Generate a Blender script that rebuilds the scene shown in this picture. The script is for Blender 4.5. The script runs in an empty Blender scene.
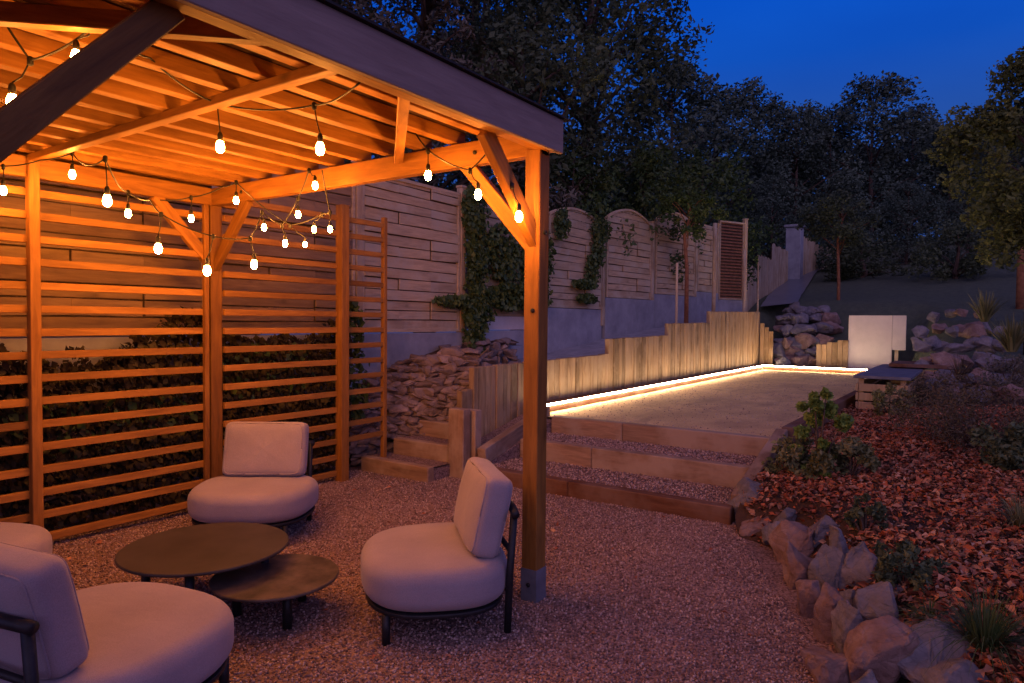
import bpy, bmesh, math, random
import numpy as np
from mathutils import Vector, Matrix, noise
random.seed(7); RNG = np.random.default_rng(11)
S = bpy.context.scene; COL = S.collection
R = math.radians
# ------------------------------------------------------------------ camera
HEAD = R(34.7); CH = 1.6; F = 683.0
cd = bpy.data.cameras.new("camera"); cam = bpy.data.objects.new("camera", cd); COL.objects.link(cam)
cd.lens = 24.0; cd.sensor_width = 36.0; cd.clip_end = 900; cd.clip_start = 0.05
fw = Vector((math.cos(HEAD), math.sin(HEAD), 0)); rt = Vector((math.sin(HEAD), -math.cos(HEAD), 0))
pitch = R(1.72)
look = (fw * math.cos(pitch) + Vector((0, 0, -1)) * math.sin(pitch)).normalized()
q = look.to_track_quat('-Z', 'Y')
CM = q.to_matrix() @ Matrix.Rotation(R(0.5), 3, 'Z')
cam.matrix_world = Matrix.Translation((0, 0, CH)) @ CM.to_4x4()
S.camera = cam
def P(px, py, d):            # a point seen at a pixel, d metres ahead
    return Vector((0, 0, CH)) + CM @ Vector(((px - 512) / F * d, -(py - 341.5) / F * d, -d))
def W(r, f, z=0.0):          # metres right / ahead of the viewpoint
    return Vector((fw.x * f + rt.x * r, fw.y * f + rt.y * r, z))
# ------------------------------------------------------------------ materials
def nt(name):
    m = bpy.data.materials.new(name); m.use_nodes = True; t = m.node_tree; t.nodes.clear()
    o = t.nodes.new('ShaderNodeOutputMaterial'); b = t.nodes.new('ShaderNodeBsdfPrincipled'); b.inputs['Specular IOR Level'].default_value = .22
    t.links.new(b.outputs[0], o.inputs[0]); return m, t, b
def ramp(t, fac, stops):
    r = t.nodes.new('ShaderNodeValToRGB'); e = r.color_ramp.elements
    while len(e) < len(stops): e.new(0.5)
    for i, (p, c) in enumerate(stops): e[i].position = p; e[i].color = (*c, 1)
    t.links.new(fac, r.inputs[0]); return r.outputs[0]
def mixc(t, a, b, fac, mode='MIX'):
    m = t.nodes.new('ShaderNodeMix'); m.data_type = 'RGBA'; m.blend_type = mode
    for s, v in ((0, fac), (6, a), (7, b)):
        if isinstance(v, bpy.types.NodeSocket): t.links.new(v, m.inputs[s])
        elif s == 0: m.inputs[0].default_value = v
        else: m.inputs[s].default_value = (*v, 1)
    return m.outputs[2]
def coords(t, scale=(1, 1, 1), rnd=False, kind='Object'):
    c = t.nodes.new('ShaderNodeTexCoord'); mp = t.nodes.new('ShaderNodeMapping'); mp.inputs[3].default_value = scale
    src = c.outputs[kind]
    if rnd:
        a = t.nodes.new('ShaderNodeAttribute'); a.attribute_name = 'rnd'
        v = t.nodes.new('ShaderNodeVectorMath'); v.operation = 'MULTIPLY_ADD'
        t.links.new(a.outputs['Color'], v.inputs[0]); v.inputs[1].default_value = (37, 23, 51); t.links.new(src, v.inputs[2]); src = v.outputs[0]
    t.links.new(src, mp.inputs[0]); return mp.outputs[0]
def noise_t(t, vec, scale, detail=5, rough=.6, dist=0):
    n = t.nodes.new('ShaderNodeTexNoise'); n.inputs['Scale'].default_value = scale; n.inputs['Detail'].default_value = detail
    n.inputs['Roughness'].default_value = rough; n.inputs['Distortion'].default_value = dist
    t.links.new(vec, n.inputs['Vector']); return n.outputs['Fac']
def vor(t, vec, scale, feature='F1'):
    n = t.nodes.new('ShaderNodeTexVoronoi'); n.feature = feature; n.inputs['Scale'].default_value = scale
    t.links.new(vec, n.inputs['Vector']); return n
def bump(t, b, h, strength=.3, dist=.01):
    n = t.nodes.new('ShaderNodeBump'); n.inputs['Strength'].default_value = strength; n.inputs['Distance'].default_value = dist
    t.links.new(h, n.inputs['Height']); t.links.new(n.outputs[0], b.inputs['Normal'])
def rndv(t):
    a = t.nodes.new('ShaderNodeAttribute'); a.attribute_name = 'rnd'; return a.outputs['Fac']
def wood(name, dark, light, axis='X', rough=.6, var=.55, grey=None):
    m, t, b = nt(name)
    sc = {'X': (.12, 1, 1), 'Y': (1, .12, 1), 'Z': (1, 1, .12)}[axis]
    v = coords(t, sc, True)
    n1 = noise_t(t, v, 22, 6, .65, .6); n2 = noise_t(t, v, 90, 3, .5)
    c = ramp(t, n1, [(.28, dark), (.5, tuple((a + e) / 2 for a, e in zip(dark, light))), (.72, light)])
    v2 = coords(t, tuple(.45 + .55 * q for q in sc), True)
    kn = vor(t, v2, 3.1); k = ramp(t, kn.outputs['Distance'], [(0, (.22, .22, .22)), (.085, (.9, .9, .9)), (.16, (1, 1, 1))])
    c = mixc(t, c, k, .8, 'MULTIPLY')
    r = ramp(t, rndv(t), [(0, (1 - var,) * 3), (1, (1, 1, 1))])
    c = mixc(t, c, r, 1.0, 'MULTIPLY')
    if grey is not None:
        g = noise_t(t, coords(t, (1, 1, 1), True), 2.2, 4); gr = ramp(t, g, [(.45, (0, 0, 0)), (.62, (1, 1, 1))])
        c = mixc(t, c, grey, gr)
    t.links.new(c, b.inputs['Base Color']); b.inputs['Roughness'].default_value = rough
    ad = t.nodes.new('ShaderNodeMath'); t.links.new(n1, ad.inputs[0]); t.links.new(n2, ad.inputs[1])
    bump(t, b, ad.outputs[0], .35, .004); return m
def plain(name, a, c, scale=8, rough=.7, bs=.2, bd=.004, metal=0, rv=0.0):
    m, t, b = nt(name); v = coords(t, (1, 1, 1), True)
    n = noise_t(t, v, scale, 6, .65); cc = ramp(t, n, [(.3, a), (.7, c)])
    if rv: cc = mixc(t, cc, ramp(t, rndv(t), [(0, (1 - rv,) * 3), (1, (1, 1, 1))]), 1, 'MULTIPLY')
    t.links.new(cc, b.inputs['Base Color']); b.inputs['Roughness'].default_value = rough; b.inputs['Metallic'].default_value = metal
    bump(t, b, noise_t(t, v, scale * 5, 5, .7), bs, bd); return m
M = {}
for ax in 'XYZ':
    M['wood' + ax] = wood('cedar_' + ax, (.19, .075, .016), (.42, .185, .038), ax)
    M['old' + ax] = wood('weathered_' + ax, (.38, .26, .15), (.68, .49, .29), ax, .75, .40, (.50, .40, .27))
    M['sleeper' + ax] = wood('sleeper_' + ax, (.10, .038, .018), (.24, .11, .055), ax, .8, .35, (.17, .10, .07))
M['batten'] = wood('batten_pine', (.22, .088, .018), (.44, .20, .042), 'X', .6, .4)
M['sleeper_pale'] = wood('sleeper_weathered', (.20, .12, .075), (.42, .27, .17), 'X', .8, .35, (.34, .25, .18))
M['fence_dark'] = wood('fence_shaded', (.20, .12, .07), (.38, .24, .13), 'X', .75, .5)  # same fence wood with the dimness behind the screen put into its colour
M['deck'] = wood('deck_boards', (.035, .014, .006), (.085, .034, .014), 'X', .7, .5)  # near-black boarding: shade between the rafters put into its colour
M['fascia'] = wood('fascia_stain', (.24, .17, .15), (.34, .25, .22), 'X', .75, .2)
M['plank'] = wood('court_planks', (.24, .14, .06), (.56, .38, .20), 'Z', .75, .6, (.33, .23, .13))
M['metal'] = plain('dark_metal', (.018, .018, .02), (.03, .03, .034), 30, .45, .05, .001, .4)
M['tabletop'] = plain('dark_ceramic', (.032, .028, .027), (.06, .05, .048), 5, .42, .1, .001)
M['tabletop2'] = plain('mottled_ceramic', (.03, .026, .024), (.13, .10, .085), 9, .4, .15, .001)
M['roofing'] = plain('roofing_felt', (.02, .02, .022), (.04, .04, .045), 40, .9)
M['concrete'] = plain('concrete', (.24, .24, .26), (.40, .40, .42), 3, .85, .3, .004, rv=.2)
M['whiteboard'] = plain('pale_board', (.50, .45, .42), (.60, .54, .50), 4, .6, .1, .002)
M['slate'] = plain('dark_slate', (.09, .09, .11), (.16, .16, .19), 6, .55)
M['drive'] = plain('damp_drive', (.10, .11, .14), (.16, .17, .21), 5, .28, .1, .003); M['drive'].node_tree.nodes['Principled BSDF'].inputs['Specular IOR Level'].default_value = .6
M['cable'] = plain('cable_rubber', (.012, .011, .01), (.02, .018, .016), 40, .5)
M['bark'] = plain('bark', (.06, .04, .028), (.16, .11, .08), 12, .9, .8, .02)
M['redbark'] = plain('red_bark', (.18, .07, .035), (.36, .16, .08), 12, .9, .8, .02)
def fabric():
    m, t, b = nt('cushion_fabric'); v = coords(t, (1, 1, 1))
    n = noise_t(t, v, 260, 3, .7); n2 = noise_t(t, v, 3.5, 3, .5)
    c = ramp(t, n2, [(.3, (.285, .235, .26)), (.7, (.345, .285, .31))])
    c = mixc(t, c, ramp(t, n, [(.35, (.78,) * 3), (.65, (1, 1, 1))]), 1, 'MULTIPLY')
    t.links.new(c, b.inputs['Base Color']); b.inputs['Roughness'].default_value = .95
    b.inputs['Sheen Weight'].default_value = .15
    ad = t.nodes.new('ShaderNodeMath'); ad.operation = 'MULTIPLY_ADD'; ad.inputs[1].default_value = .12
    t.links.new(n, ad.inputs[0]); t.links.new(noise_t(t, v, 9, 3, .5, .5), ad.inputs[2])
    bump(t, b, ad.outputs[0], .5, .008); return m
M['fabric'] = fabric()
def gravel(name, cols, s, soft=1.0, patch=None):
    m, t, b = nt(name); v = coords(t, (1, 1, 1))
    vo = vor(t, v, s); sp = t.nodes.new('ShaderNodeSeparateColor'); t.links.new(vo.outputs['Color'], sp.inputs[0])
    c = ramp(t, sp.outputs[0], [(i / (len(cols) - 1), k) for i, k in enumerate(cols)])
    c = mixc(t, c, ramp(t, noise_t(t, v, 1.3, 5), [(.35, (.72,) * 3), (.65, (1, 1, 1))]), 1, 'MULTIPLY')
    if patch:
        c = mixc(t, c, patch, ramp(t, noise_t(t, coords(t, (.6, 1.3, 1)), 1.6, 6, .7, .4), [(.5, (0, 0, 0)), (.68, (1, 1, 1))]))
    t.links.new(c, b.inputs['Base Color']); b.inputs['Roughness'].default_value = .9
    iv = t.nodes.new('ShaderNodeMath'); iv.operation = 'MULTIPLY'; iv.inputs[1].default_value = -1
    t.links.new(vo.outputs['Distance'], iv.inputs[0]); bump(t, b, iv.outputs[0], .9 * soft, .012)
    return m
M['gravel'] = gravel('gravel_bed', [(.11, .066, .056), (.23, .14, .125), (.32, .205, .18), (.40, .27, .235)], 80)
M['sand'] = gravel('court_sand', [(.52, .32, .14), (.62, .395, .18), (.69, .455, .225), (.74, .52, .29)], 130, .35, (.36, .235, .13))
def attr_mat(name, cols, rough=.75, trans=0.0, bs=0):
    m, t, b = nt(name); c = ramp(t, rndv(t), [(i / (len(cols) - 1), k) for i, k in enumerate(cols)])
    t.links.new(c, b.inputs['Base Color']); b.inputs['Roughness'].default_value = rough
    if trans:
        o = [n for n in t.nodes if n.type == 'OUTPUT_MATERIAL'][0]; tr = t.nodes.new('ShaderNodeBsdfTranslucent')
        mx = t.nodes.new('ShaderNodeMixShader'); mx.inputs[0].default_value = trans
        t.links.new(c, tr.inputs[0]); t.links.new(b.outputs[0], mx.inputs[1]); t.links.new(tr.outputs[0], mx.inputs[2]); t.links.new(mx.outputs[0], o.inputs[0])
    return m
M['pebble'] = attr_mat('pebbles', [(.09, .053, .046), (.21, .13, .112), (.31, .20, .172), (.39, .265, .23), (.50, .385, .34)], .8)
M['litter'] = attr_mat('leaf_litter', [(.12, .035, .02), (.30, .085, .04), (.42, .12, .05), (.30, .15, .09), (.50, .22, .11), (.55, .36, .24)], .75)
M['leaf_dark'] = attr_mat('leaf_dark', [(.05, .07, .038), (.085, .11, .055), (.12, .15, .075)], .6, .2)
M['leaf_far'] = attr_mat('leaf_far', [(.055, .085, .065), (.085, .125, .09), (.12, .16, .11)], .8)
M['leaf_green'] = attr_mat('leaf_green', [(.10, .16, .03), (.18, .26, .05), (.28, .36, .08)], .5, .25)
M['leaf_tree'] = attr_mat('leaf_tree', [(.07, .085, .03), (.12, .14, .045), (.19, .20, .06)], .6, .2)
M['leaf_ivy'] = attr_mat('leaf_ivy', [(.03, .06, .02), (.06, .10, .03), (.11, .15, .05)], .45, .15)
M['leaf_olive'] = attr_mat('leaf_olive', [(.10, .11, .04), (.17, .17, .07), (.26, .25, .12)], .6, .2)
M['leaf_conifer'] = attr_mat('leaf_conifer', [(.09, .085, .06), (.15, .14, .10), (.22, .19, .15)], .8)
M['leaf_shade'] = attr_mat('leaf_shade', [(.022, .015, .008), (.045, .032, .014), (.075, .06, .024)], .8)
M['heather'] = attr_mat('heather', [(.06, .055, .035), (.11, .09, .055), (.15, .10, .07)], .8)
def rockmat(name, a, bcol, c):
    m, t, b = nt(name); v = coords(t, (1, 1, 1), True)
    n = noise_t(t, v, 5, 8, .7, .5); cc = ramp(t, n, [(.28, a), (.5, bcol), (.72, c)])
    vn = vor(t, coords(t, (1, 1, 2.2), True), 7, 'DISTANCE_TO_EDGE')
    cc = mixc(t, cc, ramp(t, vn.outputs['Distance'], [(0, (.7,) * 3), (.03, (1, 1, 1))]), .5, 'MULTIPLY')
    t.links.new(cc, b.inputs['Base Color']); b.inputs['Roughness'].default_value = .8
    ad = t.nodes.new('ShaderNodeMath'); t.links.new(noise_t(t, v, 14, 8, .75), ad.inputs[0]); t.links.new(vn.outputs['Distance'], ad.inputs[1])
    bump(t, b, ad.outputs[0], .9, .03); return m
M['rock'] = rockmat('rock_grey', (.09, .09, .10), (.19, .175, .185), (.31, .28, .29))
M['rock_warm'] = rockmat('rock_rust', (.14, .08, .065), (.25, .165, .14), (.36, .26, .23))
M['drystone'] = plain('dry_stone', (.20, .14, .12), (.42, .31, .26), 7, .85, .9, .02, rv=.5)
M['grass'] = plain('dark_lawn', (.075, .09, .065), (.12, .14, .09), 6, .95, .9, .05)
M['soil'] = plain('bed_soil', (.05, .03, .02), (.10, .055, .035), 9, .95, .9, .03)
M['path'] = plain('pale_path', (.22, .22, .24), (.36, .36, .38), 5, .9, .4, .01)
def emis(name, col, s):
    m = bpy.data.materials.new(name); m.use_nodes = True; t = m.node_tree; t.nodes.clear()
    o = t.nodes.new('ShaderNodeOutputMaterial'); e = t.nodes.new('ShaderNodeEmission'); e.inputs[0].default_value = (*col, 1); e.inputs[1].default_value = s
    t.links.new(e.outputs[0], o.inputs[0]); return m
M['bulb'] = emis('lit_bulb', (1, .34, .055), 620)
M['led'] = emis('led_strip', (1, .73, .48), 95)
# ------------------------------------------------------------------ mesh helpers
def tag(o, label=None, cat=None, group=None, kind=None):
    if label: o['label'] = label
    if cat: o['category'] = cat
    if group: o['group'] = group
    if kind: o['kind'] = kind
    return o
def empty(name, loc, label=None, cat=None, group=None, rz=0):
    o = bpy.data.objects.new(name, None); COL.objects.link(o); o.location = loc; o.rotation_euler = (0, 0, rz); o.empty_display_size = .1
    return tag(o, label, cat, group)
def raw(name, V, Fc, mat, parent=None, rnd=None, smooth=False, loops=None):
    """V (n,3) array; Fc list of faces, or an (m,k) array; rnd per face"""
    me = bpy.data.meshes.new(name); V = np.asarray(V, np.float32)
    if isinstance(Fc, np.ndarray):
        m_, k = Fc.shape; me.vertices.add(len(V)); me.vertices.foreach_set('co', V.ravel())
        me.loops.add(m_ * k); me.loops.foreach_set('vertex_index', Fc.astype(np.int32).ravel())
        me.polygons.add(m_); me.polygons.foreach_set('loop_start', np.arange(0, m_ * k, k, dtype=np.int32)); me.update(calc_edges=True)
    else:
        me.from_pydata([tuple(map(float, v)) for v in V], [], Fc)
    me.update()
    if rnd is not None:
        a = me.attributes.new('rnd', 'FLOAT', 'FACE'); a.data.foreach_set('value', np.asarray(rnd, np.float32))
    if smooth: me.polygons.foreach_set('use_smooth', np.ones(len(me.polygons), bool))
    me.materials.append(mat); o = bpy.data.objects.new(name, me); COL.objects.link(o)
    if parent: o.parent = parent
    return o
BOXF = [(0, 3, 2, 1), (4, 5, 6, 7), (0, 1, 5, 4), (1, 2, 6, 5), (2, 3, 7, 6), (3, 0, 4, 7)]
class MB:
    def __init__(s, org=(0, 0, 0)): s.v = []; s.f = []; s.r = []; s.o = Vector(org)
    def add(s, vs, fs, r=None):
        n = len(s.v); r = random.random() if r is None else r
        s.v += [Vector(v) - s.o for v in vs]; s.f += [tuple(i + n for i in f) for f in fs]; s.r += [r] * len(fs)
    def box(s, x0, x1, y0, y1, z0, z1, r=None):
        s.add([(x0, y0, z0), (x1, y0, z0), (x1, y1, z0), (x0, y1, z0), (x0, y0, z1), (x1, y0, z1), (x1, y1, z1), (x0, y1, z1)], BOXF, r)
    def bar(s, p0, p1, w, h, r=None, up=Vector((0, 0, 1))):
        p0 = Vector(p0); p1 = Vector(p1); d = (p1 - p0).normalized()
        sd = d.cross(up); sd = sd.normalized() if sd.length > 1e-4 else Vector((0, 1, 0)); u = sd.cross(d)
        vs = []
        for p in (p0, p1):
            vs += [p - sd * w / 2 - u * h / 2, p + sd * w / 2 - u * h / 2, p + sd * w / 2 + u * h / 2, p - sd * w / 2 + u * h / 2]
        s.add(vs, BOXF, r)
    def tube(s, pts, rad, n=8, r=None):
        pts = [Vector(p) for p in pts]; rr = rad if hasattr(rad, '__len__') else [rad] * len(pts); vs = []; fs = []
        ref = Vector((0, 0, 1)) if abs((pts[-1] - pts[0]).normalized().z) < .9 else Vector((1, 0, 0))
        for i, p in enumerate(pts):
            d = (pts[min(i + 1, len(pts) - 1)] - pts[max(i - 1, 0)]).normalized(); a = d.cross(ref)
            a = a.normalized() if a.length > 1e-4 else Vector((1, 0, 0)); b = d.cross(a)
            for k in range(n):
                t = 2 * math.pi * k / n; vs.append(p + (a * math.cos(t) + b * math.sin(t)) * rr[i])
        for i in range(len(pts) - 1):
            for k in range(n): fs.append((i * n + k, i * n + (k + 1) % n, (i + 1) * n + (k + 1) % n, (i + 1) * n + k))
        fs.append(tuple(range(n - 1, -1, -1))); fs.append(tuple((len(pts) - 1) * n + k for k in range(n)))
        s.add(vs, fs, r)
    def lathe(s, c, prof, n=16, r=None):
        c = Vector(c); vs = []; fs = []
        for (rad, z) in prof:
            for k in range(n):
                t = 2 * math.pi * k / n; vs.append(c + Vector((rad * math.cos(t), rad * math.sin(t), z)))
        for i in range(len(prof) - 1):
            for k in range(n): fs.append((i * n + k, i * n + (k + 1) % n, (i + 1) * n + (k + 1) % n, (i + 1) * n + k))
        fs.append(tuple(range(n - 1, -1, -1))); fs.append(tuple((len(prof) - 1) * n + k for k in range(n)))
        s.add(vs, fs, r)
    def build(s, name, mat, parent=None, smooth=False, bevel=0):
        o = raw(name, s.v, s.f, mat, parent, s.r, smooth)
        if parent is None: o.location = s.o
        if bevel:
            b = o.modifiers.new('bevel', 'BEVEL'); b.width = bevel; b.segments = 1; b.limit_method = 'ANGLE'
        return o
def beam(name, p0, p1, w, h, mat, parent, bevel=.004, up=Vector((0, 0, 1))):
    """a straight timber whose own X axis runs along it"""
    p0 = Vector(p0); p1 = Vector(p1); d = (p1 - p0).normalized(); L = (p1 - p0).length
    sd = d.cross(up); sd = sd.normalized() if sd.length > 1e-4 else Vector((0, 1, 0)); u = sd.cross(d)
    b = MB(); b.box(0, L, -w / 2, w / 2, -h / 2, h / 2)
    o = b.build(name, mat, parent, bevel=bevel)
    mt = Matrix((d, -sd, u)).transposed().to_4x4(); mt.translation = p0 - (parent.location if parent else Vector())
    o.matrix_local = mt
    return o
def cushion(name, outline, z0, z1, mat, parent, rad=.06, puff=.02, seam=True, rings=7):
    """upholstered block over a plan outline with rounded rims and a soft crown"""
    n = len(outline); cx = sum(p[0] for p in outline) / n; cy = sum(p[1] for p in outline) / n; H = z1 - z0; rad = min(rad, H / 2 - .001)
    prof = []
    for i in range(rings): a = -math.pi / 2 + math.pi / 2 * i / (rings - 1); prof.append((rad * (1 - math.cos(a)), z0 + rad + rad * math.sin(a)))
    if seam: zc = (z0 + z1) / 2; prof += [(0, zc - .008), (.005, zc - .003), (.005, zc + .003), (0, zc + .008)]
    for i in range(rings): a = math.pi / 2 * i / (rings - 1); prof.append((rad * (1 - math.cos(a)), z1 - rad + rad * math.sin(a)))
    vs = []; fs = []
    R0 = [math.hypot(p[0] - cx, p[1] - cy) for p in outline]
    for ins, z in prof:
        for p, r0 in zip(outline, R0): k = (r0 - ins) / r0; vs.append((cx + (p[0] - cx) * k, cy + (p[1] - cy) * k, z))
    for q_ in (.85, .65, .42, .2):
        for p, r0 in zip(outline, R0):
            k = (r0 - rad) / r0 * q_; x = cx + (p[0] - cx) * k; y = cy + (p[1] - cy) * k
            vs.append((x, y, z1 + puff * (1 - q_ ** 2) + .004 * noise.noise(Vector((x * 6, y * 6, 3)))))
    m_ = len(prof) + 4
    for i in range(m_ - 1):
        for k in range(n): fs.append((i * n + k, i * n + (k + 1) % n, (i + 1) * n + (k + 1) % n, (i + 1) * n + k))
    vs.append((cx, cy, z1 + puff)); c = len(vs) - 1
    for k in range(n): fs.append(((m_ - 1) * n + k, (m_ - 1) * n + (k + 1) % n, c))
    fs.append(tuple(range(n - 1, -1, -1)))
    return raw(name, vs, fs, mat, parent, [random.random()] * len(fs), True)
def superell(a, b, e, n=56, egg=0.0):
    o = []
    for k in range(n):
        t = 2 * math.pi * k / n; c, s_ = math.cos(t), math.sin(t)
        x = a * math.copysign(abs(c) ** (2 / e), c); y = b * math.copysign(abs(s_) ** (2 / e), s_)
        o.append((x * (1 - egg * y / b), y))
    return o
def pillow(name, w, h, d, mat, parent, mtx, e=.17, seed=0):
    nu, nv = 72, 30; vs = []; fs = []
    sp = lambda x, p: math.copysign(abs(x) ** p, x)
    for j in range(nv + 1):
        v = -math.pi / 2 + math.pi * j / nv
        for i in range(nu):
            u = 2 * math.pi * i / nu; u = u - .24 * math.sin(4 * u)
            x = w / 2 * sp(math.cos(v), .30) * sp(math.cos(u), e); z = h / 2 * sp(math.cos(v), .30) * sp(math.sin(u), e); y = d / 2 * sp(math.sin(v), .55)
            nn = noise.noise(Vector((x * 5 + seed, y * 5, z * 5))) * .012
            vs.append((x * (1 + nn), y + nn, z * (1 + nn)))
    for j in range(nv):
        for i in range(nu): fs.append((j * nu + i, j * nu + (i + 1) % nu, (j + 1) * nu + (i + 1) % nu, (j + 1) * nu + i))
    o = raw(name, vs, fs, mat, parent, [random.random()] * len(fs), True); o.matrix_local = mtx; return o
def sstep(x, a, b): t = min(1, max(0, (x - a) / (b - a))); return t * t * (3 - 2 * t)
# ------------------------------------------------------------------ terrain
def border(x): return .57 + (x - 3.3) * (1.16 / 2.3) if x < 5.6 else 1.6
def bank_up(x, y):
    """height gained by the rockery slope above the flat part of the bed"""
    f = x * fw.x + y * fw.y; lat = .084 * x - y
    return sstep(lat, -.15, .9) * min(1.15, max(0, (f - 9.3) * .27))
def bedz(x, y):
    # soil level of the planted bed right of the gravel, steps and court
    d = max(0.0, border(x) - y)
    z = .20 + .035 * max(0, min(x, 10) - 3) + .06 * min(d, 3)
    k = sstep(x, 4.9, 5.7); z *= k + (1 - k) * sstep(d, .20, .80)
    if x < 5.7: z -= .05 * (1 - sstep(d, .08, .3))
    return z + bank_up(x, y) + (.03 if d > .3 else .0) * noise.noise(Vector((x * 1.7, y * 1.7, 0)))
def pathz(x): return float(np.interp(x, [5.6, 6.2, 6.9, 7.6, 9, 11, 13, 17], [.42, .62, .80, .93, 1.04, 1.24, 1.46, 1.75]))
def hill(x, y):
    z = 1.9 + .17 * (x - 18.8) if x < 45 else 6.35 + .10 * (x - 45)
    return z + .25 * noise.noise(Vector((x * .13, y * .13, 0))) + .05 * noise.noise(Vector((x * .9, y * .9, 5)))
def H(x, y):
    if x > 17.15:
        t = sstep(x, 17.15, 21.0); lo = .35 if 1.4 < y < 4.6 else 1.7
        return lo * (1 - t) + hill(x, y) * t
    if y > 5.97: return min(1.35 + .03 * max(x, 0), 1.9) + .012 * (y - 6) ** 1.5
    if x > 12.6 and y < 1.45: return .40 + bank_up(x, y) + .03 * noise.noise(Vector((x, y, 0)))
    if y < -4.5 and x > 3: return .2 + .045 * (x - 3)
    return -.12
xs = sorted(set([round(v, 3) for v in np.concatenate([np.arange(-250, -10, 20), np.arange(-10, 12, 2), np.arange(12, 30, .45), np.arange(30, 60, 2), np.arange(60, 320, 20), [12.6, 12.61, 17.15, 5.6]])]))
ys = sorted(set([round(v, 3) for v in np.concatenate([np.arange(-260, -20, 20), np.arange(-20, -6, 2), np.arange(-6, 10, .5), np.arange(10, 30, 2), np.arange(30, 300, 20), [1.44, 1.46, 5.96, 5.98]])]))
V = [(x, y, H(x, y)) for x in xs for y in ys]; ny = len(ys)
Fg = np.array([(i * ny + j, (i + 1) * ny + j, (i + 1) * ny + j + 1, i * ny + j + 1) for i in range(len(xs) - 1) for j in range(ny - 1)])
tag(raw('ground', V, Fg, M['grass'], None, np.full(len(Fg), .5), True), kind='structure')
def sheet(name, x0, x1, y0, y1, nx, ny_, fz, mat, skirt=.0, sm=True):
    V = []; 
    for i in range(nx + 1):
        for j in range(ny_ + 1):
            x = x0 + (x1 - x0) * i / nx; y = y0 + (y1 - y0) * j / ny_; V.append((x, y, fz(x, y)))
    n = ny_ + 1
    Fc = np.array([(i * n + j, (i + 1) * n + j, (i + 1) * n + j + 1, i * n + j + 1) for i in range(nx) for j in range(ny_)])
    return tag(raw(name, V, Fc, mat, None, np.full(len(Fc), .5), sm), kind='structure')
gz = lambda x, y: .012 * noise.noise(Vector((x * .8, y * .8, 1)))
sheet('gravel_patio', -9, 6.3, -8, 5.97, 60, 55, gz, M['gravel'])
CZ = .49
def cz(x, y): return CZ - .02 + .006 * noise.noise(Vector((x * .9, y * 1.4, 4))) + .003 * noise.noise(Vector((x * 5, y * 5, 4)))
sheet('court_surface', 6.86, 17.2, 1.62, 4.44, 120, 36, cz, M['sand'])
sheet('upper_path', 6.25, 17.6, 4.70, 5.9, 70, 8, lambda x, y: pathz(x) + .02 * noise.noise(Vector((x * 2, y * 2, 0))), M['path'])
# garden bed as its own sheet following the border
V = []; nb, mb_ = 110, 50
for i in range(nb + 1):
    x = 2.2 + (12.9 - 2.2) * i / nb
    yb = border(x) - .02 if x < 5.55 else 1.55
    if 5.2 < x < 5.9: yb = min(yb, 1.56)
    for j in range(mb_ + 1):
        y = yb - (yb + 5.2) * (j / mb_) ** 1.3; V.append((x, y, bedz(x, y)))
n = mb_ + 1
Fc = np.array([(i * n + j, i * n + j + 1, (i + 1) * n + j + 1, (i + 1) * n + j) for i in range(nb) for j in range(mb_)])
tag(raw('garden_bed', V, Fc, M['soil'], None, np.full(len(Fc), .5), True), kind='structure')
# distant drive going uphill
mb = MB(); V = []; nn = 16
for i in range(nn + 1):
    t = i / nn; d = 18.5 + 10 * t; a = W((760 - 512 + 34 * t) / F * d, d); b_ = W((796 - 512 + 24 * t) / F * d, d)
    for p in (a, b_): V.append((p.x, p.y, hill(p.x, p.y) + .05 + .06 * t))
Fc = np.array([(2 * i, 2 * i + 1, 2 * i + 3, 2 * i + 2) for i in range(nn)])
tag(raw('path', V, Fc, M['drive'], None, np.full(len(Fc), .5), True), kind='structure')
# ------------------------------------------------------------------ scattered stuff
OCT = np.array([[1, 0, 0], [0, 1, 0], [-1, 0, 0], [0, -1, 0], [0, 0, 1], [0, 0, -1]], np.float32)
OCF = np.array([[0, 1, 4], [1, 2, 4], [2, 3, 4], [3, 0, 4], [1, 0, 5], [2, 1, 5], [3, 2, 5], [0, 3, 5]])
def rotmats(n):
    q = RNG.normal(size=(n, 4)); q /= np.linalg.norm(q, axis=1, keepdims=True); w, x, y, z = q.T
    return np.stack([1 - 2 * (y * y + z * z), 2 * (x * y - z * w), 2 * (x * z + y * w), 2 * (x * y + z * w), 1 - 2 * (x * x + z * z), 2 * (y * z - x * w), 2 * (x * z - y * w), 2 * (y * z + x * w), 1 - 2 * (x * x + y * y)], 1).reshape(-1, 3, 3)
def pebbles(name, pts, size, mat):
    n = len(pts); s = size * RNG.uniform(.6, 1.5, (n, 1, 1)) * RNG.uniform(.6, 1.0, (n, 1, 3))
    v = np.einsum('nij,nkj->nki', rotmats(n), OCT[None] * s); v += pts[:, None, :]
    f = (OCF[None] + (np.arange(n) * 6)[:, None, None]).reshape(-1, 3)
    return raw(name, v.reshape(-1, 3), f, mat, None, np.repeat(RNG.random(n), 8), True)
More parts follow.
